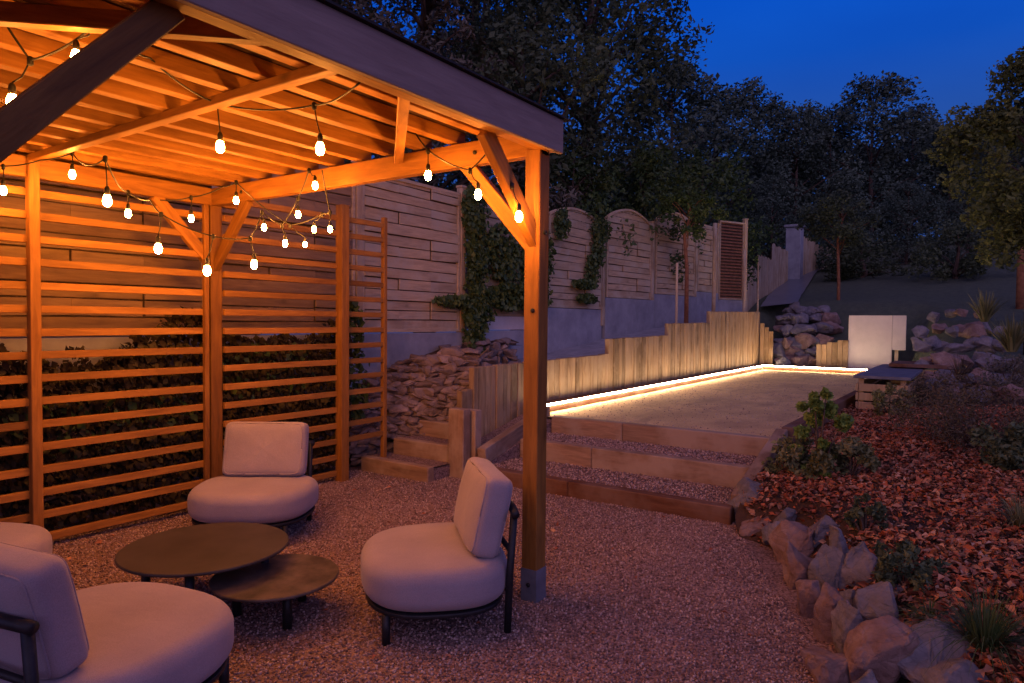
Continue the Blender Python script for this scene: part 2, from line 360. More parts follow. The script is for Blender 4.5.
def leaves(name, pts, size, mat, parent=None, dirs=None, flat=0.0, slim=.5, curl=.25, rnd=None):
    """diamond leaves folded on the midrib; flat 1 = lying, 0 = any way"""
    n = len(pts); a = RNG.normal(size=(n, 3)) if dirs is None else dirs + RNG.normal(size=(n, 3)) * .35
    a[:, 2] *= (1 - flat); a /= np.linalg.norm(a, axis=1, keepdims=True) + 1e-9
    u = RNG.normal(size=(n, 3)); u[:, 2] += flat * 3; s_ = np.cross(a, u); s_ /= np.linalg.norm(s_, axis=1, keepdims=True) + 1e-9; nr = np.cross(s_, a)
    L = (size * (.45 + 1.0 * RNG.random(n) ** 1.3))[:, None]; h = L * slim / 2
    c = curl * L * RNG.uniform(.2, 1, (n, 1))
    v = np.stack([pts - a * L / 2, pts + s_ * h + nr * c, pts + a * L / 2, pts - s_ * h + nr * c], 1)
    b = (np.arange(n) * 4)[:, None]; f = np.concatenate([b + [[0, 1, 2]], b + [[0, 2, 3]]], 1).reshape(-1, 3)
    r = RNG.random(n) if rnd is None else rnd
    return raw(name, v.reshape(-1, 3), f, mat, parent, np.repeat(r, 2))
# loose gravel over the patio, denser near the viewpoint
pp = []
while len(pp) < 62000:
    d = random.uniform(2.2, 7.2) ; px = random.uniform(-40, 860); r_ = (px - 512) / F * d; p = W(r_, d)
    if random.random() > d / 7.0 * (1 if d < 6 else .7): continue
    if p.y > 5.9 or p.x > 5.5: continue
    yb = (.57 + (p.x - 3.3) * .504)
    if p.y < yb - .05: continue
    pp.append((p.x, p.y, gz(p.x, p.y) + .003))
tag(pebbles('gravel', np.array(pp), .0078, M['pebble']), 'loose pale pinkish gravel covering the seating area', 'gravel', kind='stuff')
# fallen leaves on the bed
pp = []
while len(pp) < 60000:
    x = 2.4 + 8.2 * random.random() ** 1.35; y = random.uniform(-3.6, 1.55)
    yb = (.57 + (x - 3.3) * .504 - (.36 if x < 4.9 else .12)) if x < 5.6 else 1.53
    if y > yb: continue
    if noise.noise(Vector((x * .9, y * .9, 9))) < -.32 and random.random() < .6: continue
    pp.append((x, y, bedz(x, y) + random.uniform(.0, .035)))
pts = np.array(pp); rr = np.clip(RNG.random(len(pts)) * .8 + .25 * np.array([noise.noise(Vector((p[0] * 1.2, p[1] * 1.2, 3))) for p in pp]) + .1, 0, 1)
tag(leaves('leaf_litter', pts, .050, M['litter'], flat=.62, slim=.55, curl=.35, rnd=rr), 'rust red fallen leaves and bark mulch spread over the planted bed', 'leaf mulch', kind='stuff')
pl_ = []
while len(pl_) < 90:
    x, y = random.uniform(1.0, 6.2), random.uniform(.6, 5.2)
    if y > border(x) and x < 5.3: pl_.append((x, y, .02))
tag(leaves('fallen_leaves', np.array(pl_), .045, M['litter'], flat=.8, curl=.3), 'stray dry leaves lying on the gravel', 'dry leaves', kind='stuff')
M['chip'] = attr_mat('bark_chips', [(.05, .025, .015), (.12, .055, .03), (.22, .12, .07), (.34, .24, .16)], .9)
sel = pts[RNG.random(len(pts)) < .62].copy(); sel[:, :2] += RNG.normal(0, .03, (len(sel), 2)); sel[:, 2] += .004
tag(leaves('bark_chips', sel, .022, M['chip'], flat=.8, slim=.7, curl=.15), 'small dark bark chips and crumbs between the fallen leaves', 'bark mulch', kind='stuff')
# pebbles strewn on the court and on the step treads
pp = [(random.uniform(6.95, 17), random.uniform(1.7, 4.35), 0) for _ in range(2600)]
pp = [(x, y, cz(x, y) + .001) for x, y, _ in pp]
tag(pebbles('pebbles', np.array(pp), .009, M['pebble']), 'small stones strewn over the sandy court', 'pebbles', kind='stuff')
# ------------------------------------------------------------------ pergola
X1, Y0, Y1 = 3.27, 2.10, 5.30          # end frame, open side, screen side
PG = empty('pergola', (X1, Y1, 0), 'orange lit timber pergola with slatted side screens over the lounge chairs', 'pergola')
o_ = PG.location
BZ0, BZ1 = 2.53, 2.67; PWD = .10
def post(x, y, z1, w=PWD, name='post', z0=0): return beam(name, (x, y, z0), (x, y, z1), w, w, M['woodX'], PG, up=Vector((0, 1, 0)))
post(X1, Y0, 2.56); post(X1, Y1, BZ0); post(.58, Y0, 2.56); post(.58, Y1, BZ0)
ft = MB(o_); ft.box(X1 - .0525, X1 + .0525, Y0 - .0525, Y0 + .0525, 0, .19); ft.build('post_shoe', M['slate'], PG)
# beams
beam('beam', (X1, Y0 - .05, 2.60), (X1, Y1 + .05, 2.60), .07, .14, M['woodX'], PG)
beam('beam', (-1.6, Y1, 2.602), (X1 + .2, Y1, 2.602), .07, .138, M['woodX'], PG)
beam('beam', (-1.6, 2.056, 2.617), (X1 + .06, 2.056, 2.617), .07, .128, M['woodX'], PG)
beam('tie_beam', (1.95, Y0 - .02, 2.66), (1.95, Y1 + .02, 2.66), .06, .045, M['woodX'], PG)
beam('tie_beam', (.58, Y0 - .02, 2.66), (.58, Y1 + .02, 2.66), .06, .045, M['woodX'], PG)
# fascia on the open eave
fb = MB(); 
beam('fascia', (-1.6, 2.005, 2.645), (X1 + .10, 2.005, 2.645), .03, .19, M['fascia'], PG)
# braces
def brace(p, q_, w=.052, h=.09): beam('brace', p, q_, w, h, M['woodX'], PG)
brace((X1, Y0, 2.03), (X1 - .50, Y0, 2.56)); brace((X1 - .0, Y0 + .02, 2.02), (X1 - .0, Y0 + .52, 2.56), .05)
brace((X1, Y1, 2.03), (X1 - .49, Y1, 2.545)); brace((X1, Y1 - .02, 2.02), (X1, Y1 - .49, 2.545), .05)
brace((.58, Y0, 1.93), (1.16, Y0, 2.565)); brace((.58, Y1, 2.03), (1.07, Y1, 2.545))
# flat roof: rafters along the pergola, boarding on top, level diagonals stiffening the corner
beam('diagonal', (X1 - .02, 3.16, 2.645), (2.20, 2.10, 2.645), .055, .07, M['woodX'], PG)
beam('diagonal', (.62, 3.16, 2.645), (1.66, 2.10, 2.645), .055, .07, M['woodX'], PG)
bt = MB(o_)
for y in np.arange(2.16, 5.5, .275): bt.box(-1.6, X1 + .07, y - .034, y + .034, 2.683, 2.757, random.uniform(.3, 1))
bt.build('rafters', M['batten'], PG, bevel=.003)
dk = MB(o_); y = 2.10
while y < 5.5: dk.box(-1.62, X1 + .08, y, y + .128, 2.76, 2.775); y += .132
dk.build('roof_boards', M['deck'], PG)
rf = MB(o_); rf.box(-1.66, X1 + .15, 2.03, 5.6, 2.777, 2.787); rf.box(-1.66, X1 + .15, 1.97, 2.06, 2.742, 2.750); rf.build('roof_covering', M['roofing'], PG)
for (x, y, z) in ((X1 - .052, Y0 - .01, 1.66), (X1 - .052, Y0, .10), (X1 - .052, Y0, 2.08), (X1, Y0 - .052, 2.10), (X1 - .052, Y1 - .02, 2.12), (X1 - .037, Y0 + .42, 2.60), (X1 - .037, Y1 - .45, 2.60)):
    b = MB(o_); ax_ = Vector((-1, 0, 0)) if abs(y - Y0 + .03) > .03 or x < X1 - .05 and x > 2 else Vector((0, -1, 0)); c = Vector((x, y, z)); b.tube([c + ax_ * -.004, c + ax_ * .006, c + ax_ * .010], [.013, .013, .007], 8); b.build('bolt', M['metal'], PG)
# slatted screens
def slats(x0, x1, z0, z1, y=Y1, name='slat_screen', dz=.157, zb=1.338):
    m = MB(o_); k0 = math.ceil((z0 - zb) / dz); z = zb + k0 * dz
    while z < z1:
        j = random.uniform(-.004, .004); m.add([(x0, y - .018, z - .026 + j), (x1, y - .018, z - .026 - j), (x1, y + .018, z - .026), (x0, y + .018, z - .026),
            (x0, y - .018, z + .026 + j), (x1, y - .018, z + .026 - j), (x1, y + .018, z + .026), (x0, y + .018, z + .026)], BOXF); z += dz
    return m.build(name, M['batten'], PG, bevel=.003)
slats(-1.5, 1.92, .05, 2.45); slats(1.98, X1 - .08, .05, 2.45)
slats(X1 + .055, 4.53, .05, 2.62, Y1 - .06); slats(4.62, 5.16, .35, 2.62, Y1 - .06)
def upright(x, y, z1, w): beam('upright', (x, y, 0), (x, y, z1), w, w, M['woodX'], PG, up=Vector((0, 1, 0)))
upright(1.95, Y1 - .03, 2.66, .065); upright(X1 - .085, Y1 - .03, 2.53, .04); upright(4.575, Y1 - .10, 2.72, .095); upright(5.18, Y1 - .06, 2.68, .05)
# ------------------------------------------------------------------ string lights
def string(pts, label, sag=.05):
    """pts: (wire px, wire py, depth, bulb px, bulb py, scale) ; bulb None = fixing point"""
    root = empty('string_light', P(*pts[0][:3]), label, 'string lights', 'festoon strings under the pergola roof'); og = root.location
    cb = MB(og); W_ = [P(*p[:3]) for p in pts]; path = []
    for a, b_ in zip(W_[:-1], W_[1:]):
        for i in range(10):
            t = i / 10; p = a.lerp(b_, t); p = p - Vector((0, 0, sag * 4 * t * (1 - t) * min(1.5, (b_ - a).length))); path.append(p)
    path.append(W_[-1]); cb.tube(path, .0045, 6); cb.build('cable', M['cable'], root, True)
    for p, w in zip(pts, W_):
        if p[3] is None: continue
        s = p[5] * .74; bp = P(p[3], p[4], p[2]); c = bp + Vector((0, 0, .0)); top = c + Vector((0, 0, .045 * s))
        h = MB(og); h.tube([w, w.lerp(top, .5) + Vector((.004, .004, 0)), top + Vector((0, 0, .05 * s))], .0032, 6)
        h.lathe(top - Vector((0, 0, .012)), [(.012 * s, 0), (.017 * s, .004), (.018 * s, .045 * s), (.012 * s, .06 * s), (.005, .066 * s)], 12)
        h.lathe(w - Vector((0, 0, .012)), [(.006, -.01), (.012, -.004), (.012, .02), (.006, .026)], 8)
        b = MB(og); b.lathe(c - Vector((0, 0, .045 * s)), [(.003, 0), (.016 * s, .004 * s), (.025 * s, .018 * s), (.028 * s, .038 * s), (.024 * s, .06 * s), (.016 * s, .08 * s), (.013 * s, .088 * s)], 14)
        bo = b.build('bulb', M['bulb'], root, True); sk = h.build('bulb_socket', M['cable'], bo, True)
string([(-30, -40, 2.5, None, None, 1), (30, 60, 2.65, 12, 101, 1), (98, 22, 2.45, 76, 56, .85), (150, 58, 2.9, None, None, 1), (217, 103, 3.38, 220, 146, 1), (314, 105, 3.2, 320, 148, 1), (360, 82, 2.84, None, None, 1)],
       'front string of clear bulbs looped from the tie beam to the open eave')
string([(395, 92, 4.35, 372, 112, 1), (428, 150, 3.95, 428, 175, .95), (470, 170, 3.75, 478, 194, .95), (497, 139, 3.62, None, None, 1), (512, 185, 3.6, 519, 216, .95)],
       'short string of bulbs drooping between the roof strut and the corner post')
string([(-20, 160, 4.3, None, None, 1), (3, 166, 4.3, 3, 190, .95), (40, 160, 4.4, None, None, 1), (72, 153, 4.45, 72, 174, .95), (105, 158, 3.6, 107, 200, 1.05), (128, 192, 4.4, 128, 213, .9), (150, 200, 4.2, None, None, 1), (161, 214, 4.1, 158, 248, 1.05), (213, 236, 4.3, 207, 270, 1.1), (250, 238, 4.5, 254, 264, 1.0),
        (262, 212, 4.8, 264, 227, .8), (282, 225, 4.8, 285, 243, .85), (298, 198, 4.7, 298, 214, .85), (309, 170, 4.55, 315, 185, .9)],
       'long string of bulbs sagging along the slatted side past the corner post')
string([(160, 200, 4.9, None, None, 1), (191, 197, 4.95, 191, 218, .9), (222, 187, 4.9, None, None, 1), (236, 182, 4.85, 236, 200, .9), (290, 225, 4.9, 305, 244, .7), (322, 214, 4.8, 314, 229, .75), (330, 212, 4.75, 330, 229, .75), (322, 170, 4.6, None, None, 1)],
       'back string of small bulbs bunched against the end beam')
# unseen bulbs added over the near bay for more warm light outdoors
string([(-60, -120, 2.0, None, None, 1), (-160, -80, 2.6, -165, -45, 1), (-330, -40, 3.0, -330, -5, 1), (-420, 60, 3.4, -420, 90, 1), (-200, 90, 3.9, -200, 120, 1)],
       'unseen string of bulbs added over the near bay of the pergola beyond the picture edge')
# ------------------------------------------------------------------ lounge furniture
def chair(center, facing, label, seed=0, A=.44, B=.385):
    ang = math.atan2(facing[1], facing[0]) + math.pi / 2        # local -Y is the facing direction
    root = empty('lounge_chair', center, label, 'lounge chair', 'pale lounge chairs round the coffee tables', ang)
    cushion('seat', superell(A, B, 2.7, 60, -.05), .172, .385, M['fabric'], root, .075, .008, False); K = B - .385
    cushion('seat_base', superell(A - .025, B - .023, 2.7, 48, -.05), .148, .170, M['metal'], root, .006, 0, False, 3)
    for sx in (-1, 1):
        l = MB(); l.tube([(sx * .31, -.27 - K, 0), (sx * .31, -.27 - K, .15)], .021, 12); l.build('leg', M['metal'], root, True)
        l = MB(); l.tube([(sx * .31, .345 + K, 0), (sx * .31, .355 + K, .3), (sx * .31, .375 + K, .62)], .02, 12); l.build('leg', M['metal'], root, True)
    b = MB(); b.tube([(-.34, .375 + K, .615), (-.2, .39 + K, .62), (.2, .39 + K, .62), (.34, .375 + K, .615)], .022, 12); b.tube([(-.31, .36 + K, .42), (.31, .36 + K, .42)], .014, 10)
    b.tube([(-.31, .35 + K, .215), (.31, .35 + K, .215)], .016, 10)
    b.build('back_frame', M['metal'], root, True)
    mt = Matrix.Translation((0, .265 + K, .588)) @ Matrix.Rotation(R(-13), 4, 'X')
    pc = pillow('back_cushion', .63, .42, .17, M['fabric'], root, mt, seed=seed); spw = lambda x, p: math.copysign(abs(x) ** p, x)
    for sg in (-1, 1):
        b = MB(); c3 = math.cos(R(42)) ** .30; yy = sg * .085 * math.sin(R(42)) ** .55; ring = []
        for i in range(81):
            u = 2 * math.pi * i / 80; u -= .24 * math.sin(4 * u); xx = .315 * c3 * spw(math.cos(u), .17); zz = .21 * c3 * spw(math.sin(u), .17)
            nn = noise.noise(Vector((xx * 5 + seed, yy * 5, zz * 5))) * .012; ring.append((xx * (1 + nn) * 1.002, yy + nn, zz * (1 + nn) * 1.002))
        b.tube(ring, .0042, 6); b.build('piping', M['fabric'], pc, True)
    return root
def wv(r, f): v = W(r, f); return (v.x, v.y)
chair(W(-.42, 3.68), wv(-.97, -.24), 'pale lounge chair seen from the side next to the corner post', 1)
chair(W(-1.90, 5.02), wv(.02, -1), 'pale lounge chair facing the viewer in front of the slatted corner', 2)
chair(W(-1.64, 2.68), wv(.40, .92), 'nearest pale lounge chair with its back to the viewer, black rail behind', 3, .48, .46)
chair(W(-2.98, 3.62), wv(1, -.1), 'pale lounge chair cut by the left picture edge, only its seat rim showing', 4)
def table(c, rad, h, mat, label, legs, th=.022):
    root = empty('coffee_table', c, label, 'coffee table', 'two overlapping round coffee tables')
    t = MB(); t.lathe((0, 0, h - th), [(rad - .02, 0), (rad - .004, .005), (rad, .012), (rad - .002, th - .003), (rad - .006, th)], 72); t.build('table_top', mat, root, False)
    for a in legs:
        l = MB(); x, y = (rad - .13) * math.cos(a), (rad - .13) * math.sin(a); l.tube([(x, y, 0), (x, y, h - th)], .024, 12); l.build('leg', M['metal'], root, True)
    f = MB(); n = len(legs)
    for i in range(n):
        a, b_ = legs[i], legs[(i + 1) % n]; f.bar(((rad - .13) * math.cos(a), (rad - .13) * math.sin(a), h - th - .012), ((rad - .13) * math.cos(b_), (rad - .13) * math.sin(b_), h - th - .012), .03, .02)
    f.build('under_frame', M['metal'], root)
A0 = HEAD
table(W(-1.71, 3.80), .445, .325, M['tabletop'], 'larger dark round coffee table with smooth matt top', [A0 + R(a) for a in (10, 100, 190, 280)])
table(W(-1.27, 3.66), .335, .215, M['tabletop2'], 'smaller lower round coffee table with mottled top tucked under the other', [A0 + R(a) for a in (215, 335, 95)])
# ------------------------------------------------------------------ court, planks, steps
pw = MB((6, 4.65, 0)); x = 5.72
while x < 17.45:
    w = random.uniform(.07, .14)
    top = np.interp(x, [5.7, 5.93, 5.931, 9.15, 9.151, 11.45, 11.451, 13.7, 13.701, 17.5], [.84, .86, 1.08, 1.12, 1.345, 1.37, 1.58, 1.6, 1.83, 1.88]) + random.uniform(-.005, .005)
    y = 4.62 + random.uniform(-.012, .012); pw.box(x, x + w - .005, y, y + .075, .1, float(top)); x += w
pw.build('wall_planks', M['plank'], None, bevel=.006)
pwo = [o for o in COL.objects if o.name == 'wall_planks'][0]; pwo.name = 'plank_wall'
tag(pwo, 'long stepped retaining wall of upright planks lit by the light strip', 'plank wall')
ep = MB((17.5, 4.5, 0)); yy = 4.58
for k in range(3): ep.box(17.40, 17.46, yy - .10, yy, .1, 1.60 - .10 * k); yy -= .105
tag(ep.build('plank_return', M['plank'], None, bevel=.006), 'short golden plank return at the far corner of the long wall', 'plank wall')
led = empty('light_strip', (6.95, 4.42, CZ), 'glowing white light strip along two edges of the court', 'light strip')
l = MB(led.location); l.box(6.95, 17.148, 4.40, 4.418, CZ + .068, CZ + .090); l.build('side_strip', M['led'], led)
l = MB(led.location); l.box(17.13, 17.148, 1.7, 4.398, CZ + .068, CZ + .090); l.build('end_strip', M['led'], led)
ke = empty('court_edging', (17.23, 3, CZ), 'timber edging board behind the light strip at the far end', 'edging')
e = MB(ke.location); e.box(17.15, 17.35, 1.55, 4.60, .2, CZ + .092); e.build('edging_board', M['sleeperY'], ke)
e = MB(ke.location); e.box(6.93, 17.14, 4.42, 4.60, .2, CZ + .092); e.build('edging_board', M['sleeperX'], ke)
st = empty('garden_steps', (5.45, 1.7, 0), 'wide gravel steps with timber risers climbing to the lit court', 'steps')
lv = [(5.40, .135), (6.13, .32), (6.78, .495)]; sy0, sy1 = 1.62, 4.13
prev = .0
for i, (x, z) in enumerate(lv):
    ym = random.uniform(2.6, 3.3); 
    for (a, b_) in ((sy0, ym - .002), (ym + .002, sy1)):
        o = beam('riser', (x + .06, a, (z + prev - .03) / 2), (x + .06, b_, (z + prev - .03) / 2), .12, z - prev + .03, M['sleeperX' if i == 0 else 'sleeper_pale'], st, .008)
    nx = lv[i + 1][0] if i < 2 else 6.9
    if i < 2:
        t = sheet('tread', x + .12, nx + .001, sy0, sy1, 10, 40, lambda X, Y, z=z: z - .018 + .008 * noise.noise(Vector((X * 3, Y * 3, 7))), M['gravel'])
        t.parent = st; t.location = -st.location; del t['kind']
        pp = np.array([(random.uniform(x + .13, nx - .01), random.uniform(sy0, sy1), z - .012) for _ in range(3600)])
        t = pebbles('tread_gravel', pp, .010, M['pebble']); t.parent = st; t.location = -st.location
    prev = z
beam('stringer', (5.50, 4.17, .22), (6.95, 4.30, .50), .10, .17, M['sleeper_pale'], st, .006)
cb_ = MB(); cb_.add([(5.50, 4.135, -.05), (6.86, 4.135, -.05), (6.86, 4.595, -.05), (5.50, 4.595, -.05), (5.50, 4.135, .12), (6.86, 4.135, .44), (6.86, 4.595, .47), (5.50, 4.595, .18)], BOXF, .5); ck = cb_.build('gravel_infill', M['gravel'], st); ck.location = -st.location
# right-hand stringer, then court edge timber
beam('stringer', (5.52, 1.60, .16), (6.95, 1.60, .515), .11, .13, M['sleeper_pale'], st, .008)
ce = empty('edge_timber', (6.95, 1.58, 0), 'dark timber sleeper edging the court on the planted side', 'edging')
for a, b_ in ((6.98, 9.35), (9.36, 11.7), (11.71, 14.2), (14.21, 17.15)): beam('sleeper', (a, 1.56, .48), (b_, 1.56, .48), .11, .22, M['sleeperX'], ce, .008)
# timber newel of two uprights between the two flights
nw = empty('timber_newel', (5.42, 4.62, 0), 'stubby upright sleeper post between the two flights of steps', 'timber post')
for (x, y, h, r_) in ((5.42, 4.40, .70, .2), (5.56, 4.36, .68, .8)): beam('sleeper', (x, y, -.02), (x, y, h), .12 if r_ < .5 else .11, .20, M['sleeper_pale'], nw, .008, up=Vector((0, 1, 0)))
ss = empty('side_steps', (5.2, 4.9, 0), 'narrow side flight of timber and gravel steps by the dry stone wall', 'steps')
prev = 0
for i, (x, z, ya, yb) in enumerate(((5.02, .15, 4.47, 5.42), (5.38, .31, 4.52, 5.30), (5.74, .47, 4.72, 5.25))):
    beam('riser', (x + .05, ya, (z + prev - .02) / 2), (x + .05, yb, (z + prev - .02) / 2), .10, z - prev + .02, M['sleeper_pale'], ss, .01)
    fb_ = MB(); fb_.box(x + .102, x + .40, ya + .004, yb - .004, -.03, z - .03); fo = fb_.build('gravel_infill', M['gravel'], ss); fo.location = -ss.location
    t = sheet('tread', x + .1, x + .4, ya, yb, 5, 10, lambda X, Y, z=z: z - .012 + .006 * noise.noise(Vector((X * 5, Y * 5, 2))), M['gravel']); del t['kind']
    t.parent = ss; t.location = -ss.location; prev = z
# slim poles by the plank wall
for px, yt, wd, zt, lb in ((676, 260, .05, 2.72, 'short thin wooden pole standing behind the stepped plank wall'), (713, 222, .085, 3.72, 'tall thick wooden pole in front of the louvred screen'),
                       (743, 256, .055, 3.35, 'thin pole just right of the louvred screen'), (757, 265, .05, 3.15, 'last thin pole at the far end of the plank wall')):
    u = (px - 512) / F; d = 4.78 / (fw.y - rt.y * 0 + u * rt.y); p = W(u * d, d)
    b = MB((p.x, p.y, 0)); b.tube([(p.x, p.y, .9), (p.x + .01, p.y, (zt + .9) / 2), (p.x, p.y, zt)], wd / 2, 8); tag(b.build('wooden_pole', M['oldZ'], None, True), lb, 'pole', 'poles along the plank wall')
# small far plank wall and white board
u = W(0, 0)
fp = MB((17.5, 3, 0))
for k in range(6):
    y = 3.30 - k * .115; fp.box(17.55, 17.60, y - .11, y, .3, CZ + .62 + .055 * (k // 2) * 1.0)
tag(fp.build('plank_screen', M['plank'], None, bevel=.005), 'low golden plank screen beside the white board at the court end', 'plank screen')
wb = empty('white_board', (17.4, 2.0, 0), 'large plain off-white board standing at the far end of the court', 'board')
b = MB(wb.location); b.box(17.60, 17.64, 1.724, 2.62, .45, 1.80); b.box(17.60, 17.64, 1.45, 1.72, 1.02, 1.80); b.build('board_panel', M['whiteboard'], wb, bevel=.004)
b = MB(wb.location); b.box(17.645, 17.70, 1.6, 1.67, 0, 1.7); b.box(17.645, 17.70, 2.4, 2.47, 0, 1.7); b.build('support', M['oldZ'], wb)
# timber crate bench beside the court
bx = empty('timber_bench', (11.6, 1.15, 0), 'slatted timber box with dark flat top beside the court edge', 'timber box')
c0, c1, d0, d1, zt = 9.95, 13.0, .78, 1.38, .92
b = MB(bx.location)
for k in range(4): b.box(c0, c1, d1 - .03, d1, .36 + .12 * k, .46 + .12 * k); b.box(c0, c0 + .03, d0 + .05, d1 - .035, .36 + .12 * k, .46 + .12 * k); b.box(c0, c1, d0, d0 + .03, .36 + .12 * k, .46 + .12 * k)
b.build('side_boards', M['plank'], bx, bevel=.004)
for x in (c0 + .03, c1 - .09): 
    for y in (d0 + .03, d1 - .09): b = MB(bx.location); b.box(x, x + .06, y, y + .06, .2, zt - .031); b.build('corner_post', M['plank'], bx)
b = MB(bx.location); b.box(c0 - .03, c1 + .03, d0 - .03, d1 + .03, zt - .03, zt + .01); b.build('lid', M['slate'], bx, bevel=.004)
b2 = empty('timber_bench', (12.4, .7, 0), 'second timber box half hidden behind the first', 'timber box')
b = MB(b2.location); b.box(11.9, 12.9, .45, 1.2, .95, 1.0); b.build('lid', M['sleeperX'], b2)
b = MB(b2.location)
for k in range(3): b.box(11.93, 11.96, .48, 1.17, .5 + .15 * k, .62 + .15 * k)
b.build('side_boards', M['plank'], b2)
# ------------------------------------------------------------------ dry stone wall and concrete footing
dw = MB((6, 5.6, 0)); bm_r = random.Random(3)
def stone_course(mb_, x, y, z, w, h, dep):
    vs = []
    for (sx, sz) in ((-1, -1), (1, -1), (1, 1), (-1, 1)):
        for k in (0, 1):
            pass
    j = lambda s: bm_r.uniform(-s, s)
    f = [(x - w / 2 + j(.015), y + j(.02), z - h / 2 + j(.01)), (x + w / 2 + j(.015), y + j(.02), z - h / 2 + j(.01)), (x + w / 2 * .92 + j(.02), y + j(.02), z + h / 2 + j(.008)), (x - w / 2 * .92 + j(.02), y + j(.02), z + h / 2 + j(.008))]
    fr = [(a + (x - a) * .22, b_ - .035 - abs(j(.02)), c + (z - c) * .25) for a, b_, c in f]; bk = [(a, y + dep, c) for a, _, c in f]
    vs = bk + f + fr
    fs = [(0, 3, 2, 1)] + [(i, (i + 1) % 4, 4 + (i + 1) % 4, 4 + i) for i in range(4)] + [(4 + i, 4 + (i + 1) % 4, 8 + (i + 1) % 4, 8 + i) for i in range(4)] + [(8, 9, 10, 11)]
    mb_.add(vs, fs, bm_r.random())
for x in np.arange(-2.0, 8.3, .15):
    top = float(np.interp(x, [0, 5.2, 5.6, 7.0, 8.3], [.62, .75, .95, 1.24, 1.30])); z = .02 + bm_r.uniform(0, .06)
    while z < top:
        h = bm_r.uniform(.05, .115); w = bm_r.uniform(.13, .34); bm = bmesh.new()
        for _ in range(11):
            v = Vector((bm_r.gauss(0, 1), bm_r.gauss(0, 1), bm_r.gauss(0, 1))).normalized(); bm.verts.new((max(-.8, min(.8, v.x)) * w * .62, v.y * .10, max(-.75, min(.75, v.z)) * h * .78))
        rr_ = bmesh.ops.convex_hull(bm, input=bm.verts[:])
        for g in [g for g in rr_['geom_interior'] if isinstance(g, bmesh.types.BMVert)]: bm.verts.remove(g)
        bmesh.ops.bevel(bm, geom=bm.edges[:], offset=.008, segments=1, affect='EDGES'); bm.verts.index_update()
        R_ = Matrix.Rotation(bm_r.uniform(-.16, .16), 3, 'Y'); c = Vector((x + bm_r.uniform(-.08, .08), 5.60 + .10 * z + bm_r.uniform(-.03, .03), z + h / 2))
        dw.add([c + R_ @ v.co for v in bm.verts], [tuple(v.index for v in f.verts) for f in bm.faces], bm_r.random()); bm.free(); z += h * .86
for i in range(15):
    t = i / 14; cx_, cy_ = 5.5 + .62 * t, 5.62 - .74 * t; top = .98 + .27 * t; z = .25
    while z < top:
        h = bm_r.uniform(.06, .12); w = bm_r.uniform(.14, .32); bm = bmesh.new()
        for _ in range(11):
            v = Vector((bm_r.gauss(0, 1), bm_r.gauss(0, 1), bm_r.gauss(0, 1))).normalized(); bm.verts.new((max(-.8, min(.8, v.x)) * w * .62, v.y * .12, max(-.75, min(.75, v.z)) * h * .78))
        rr_ = bmesh.ops.convex_hull(bm, input=bm.verts[:])
        for g in [g for g in rr_['geom_interior'] if isinstance(g, bmesh.types.BMVert)]: bm.verts.remove(g)
        bmesh.ops.bevel(bm, geom=bm.edges[:], offset=.008, segments=1, affect='EDGES'); bm.verts.index_update()
        R_ = Matrix.Rotation(-.85, 3, 'Z') @ Matrix.Rotation(bm_r.uniform(-.2, .2), 3, 'Y'); c = Vector((cx_ + .22 * (z - .3), cy_ + .12 * (z - .3) + bm_r.uniform(-.03, .03), z + h / 2))
        dw.add([c + R_ @ v.co for v in bm.verts], [tuple(v.index for v in f.verts) for f in bm.faces], bm_r.random()); bm.free(); z += h * .84
dw.box(-2.1, 5.5, 5.66, 5.8, 0, .70, .1); dw.box(5.5, 8.4, 5.68, 5.8, 0, .95, .1)
tag(dw.build('dry_stone_wall', M['drystone'], None), 'rough dry stone wall of flat reddish stones rising beside the side steps', 'stone wall')
fwz = [(-2.0, 7.35, 1.44), (7.36, 9.45, 1.46), (9.46, 11.35, 1.82)]
cw = MB((6, 5.9, 0))
for a, b_, z in fwz: cw.box(a, b_, 5.84, 5.96, .2, z)
pl = [(9.46, 5.9), (11.4, 5.85), (13.2, 5.65), (15.0, 5.4), (16.2, 5.3), (17.1, 4.92)]
for (a, ya), (b_, yb), z in ((pl[1], pl[2], 2.05), (pl[2], pl[3], 2.18), (pl[3], pl[4], 2.3)):
    cw.bar((a, ya, (z + .4) / 2), (b_, yb, (z + .4) / 2), .12, z - .4)
cw.bar((pl[4][0], pl[4][1], 1.2), (pl[5][0], pl[5][1], 1.2), .12, 1.9)
tag(cw.build('footing_wall', M['concrete'], None, bevel=.006), 'smooth grey concrete footing wall stepping up under the garden fence', 'concrete wall')
bank = MB((6, 5.7, 0)); 
for i in range(20):
    a = -2 + i * .52; b_ = a + .52; t0 = float(np.interp(a, [0, 5.2, 5.6, 7, 8.3], [.6, .72, .92, 1.22, 1.28])); t1 = float(np.interp(b_, [0, 5.2, 5.6, 7, 8.3], [.6, .72, .92, 1.22, 1.28]))
    bank.add([(a, 5.68, t0), (b_, 5.68, t1), (b_, 5.84, t1 + .05), (a, 5.84, t0 + .05)], [(0, 1, 2, 3)], .5)
tag(bank.build('soil_bank', M['soil'], None), kind='structure')
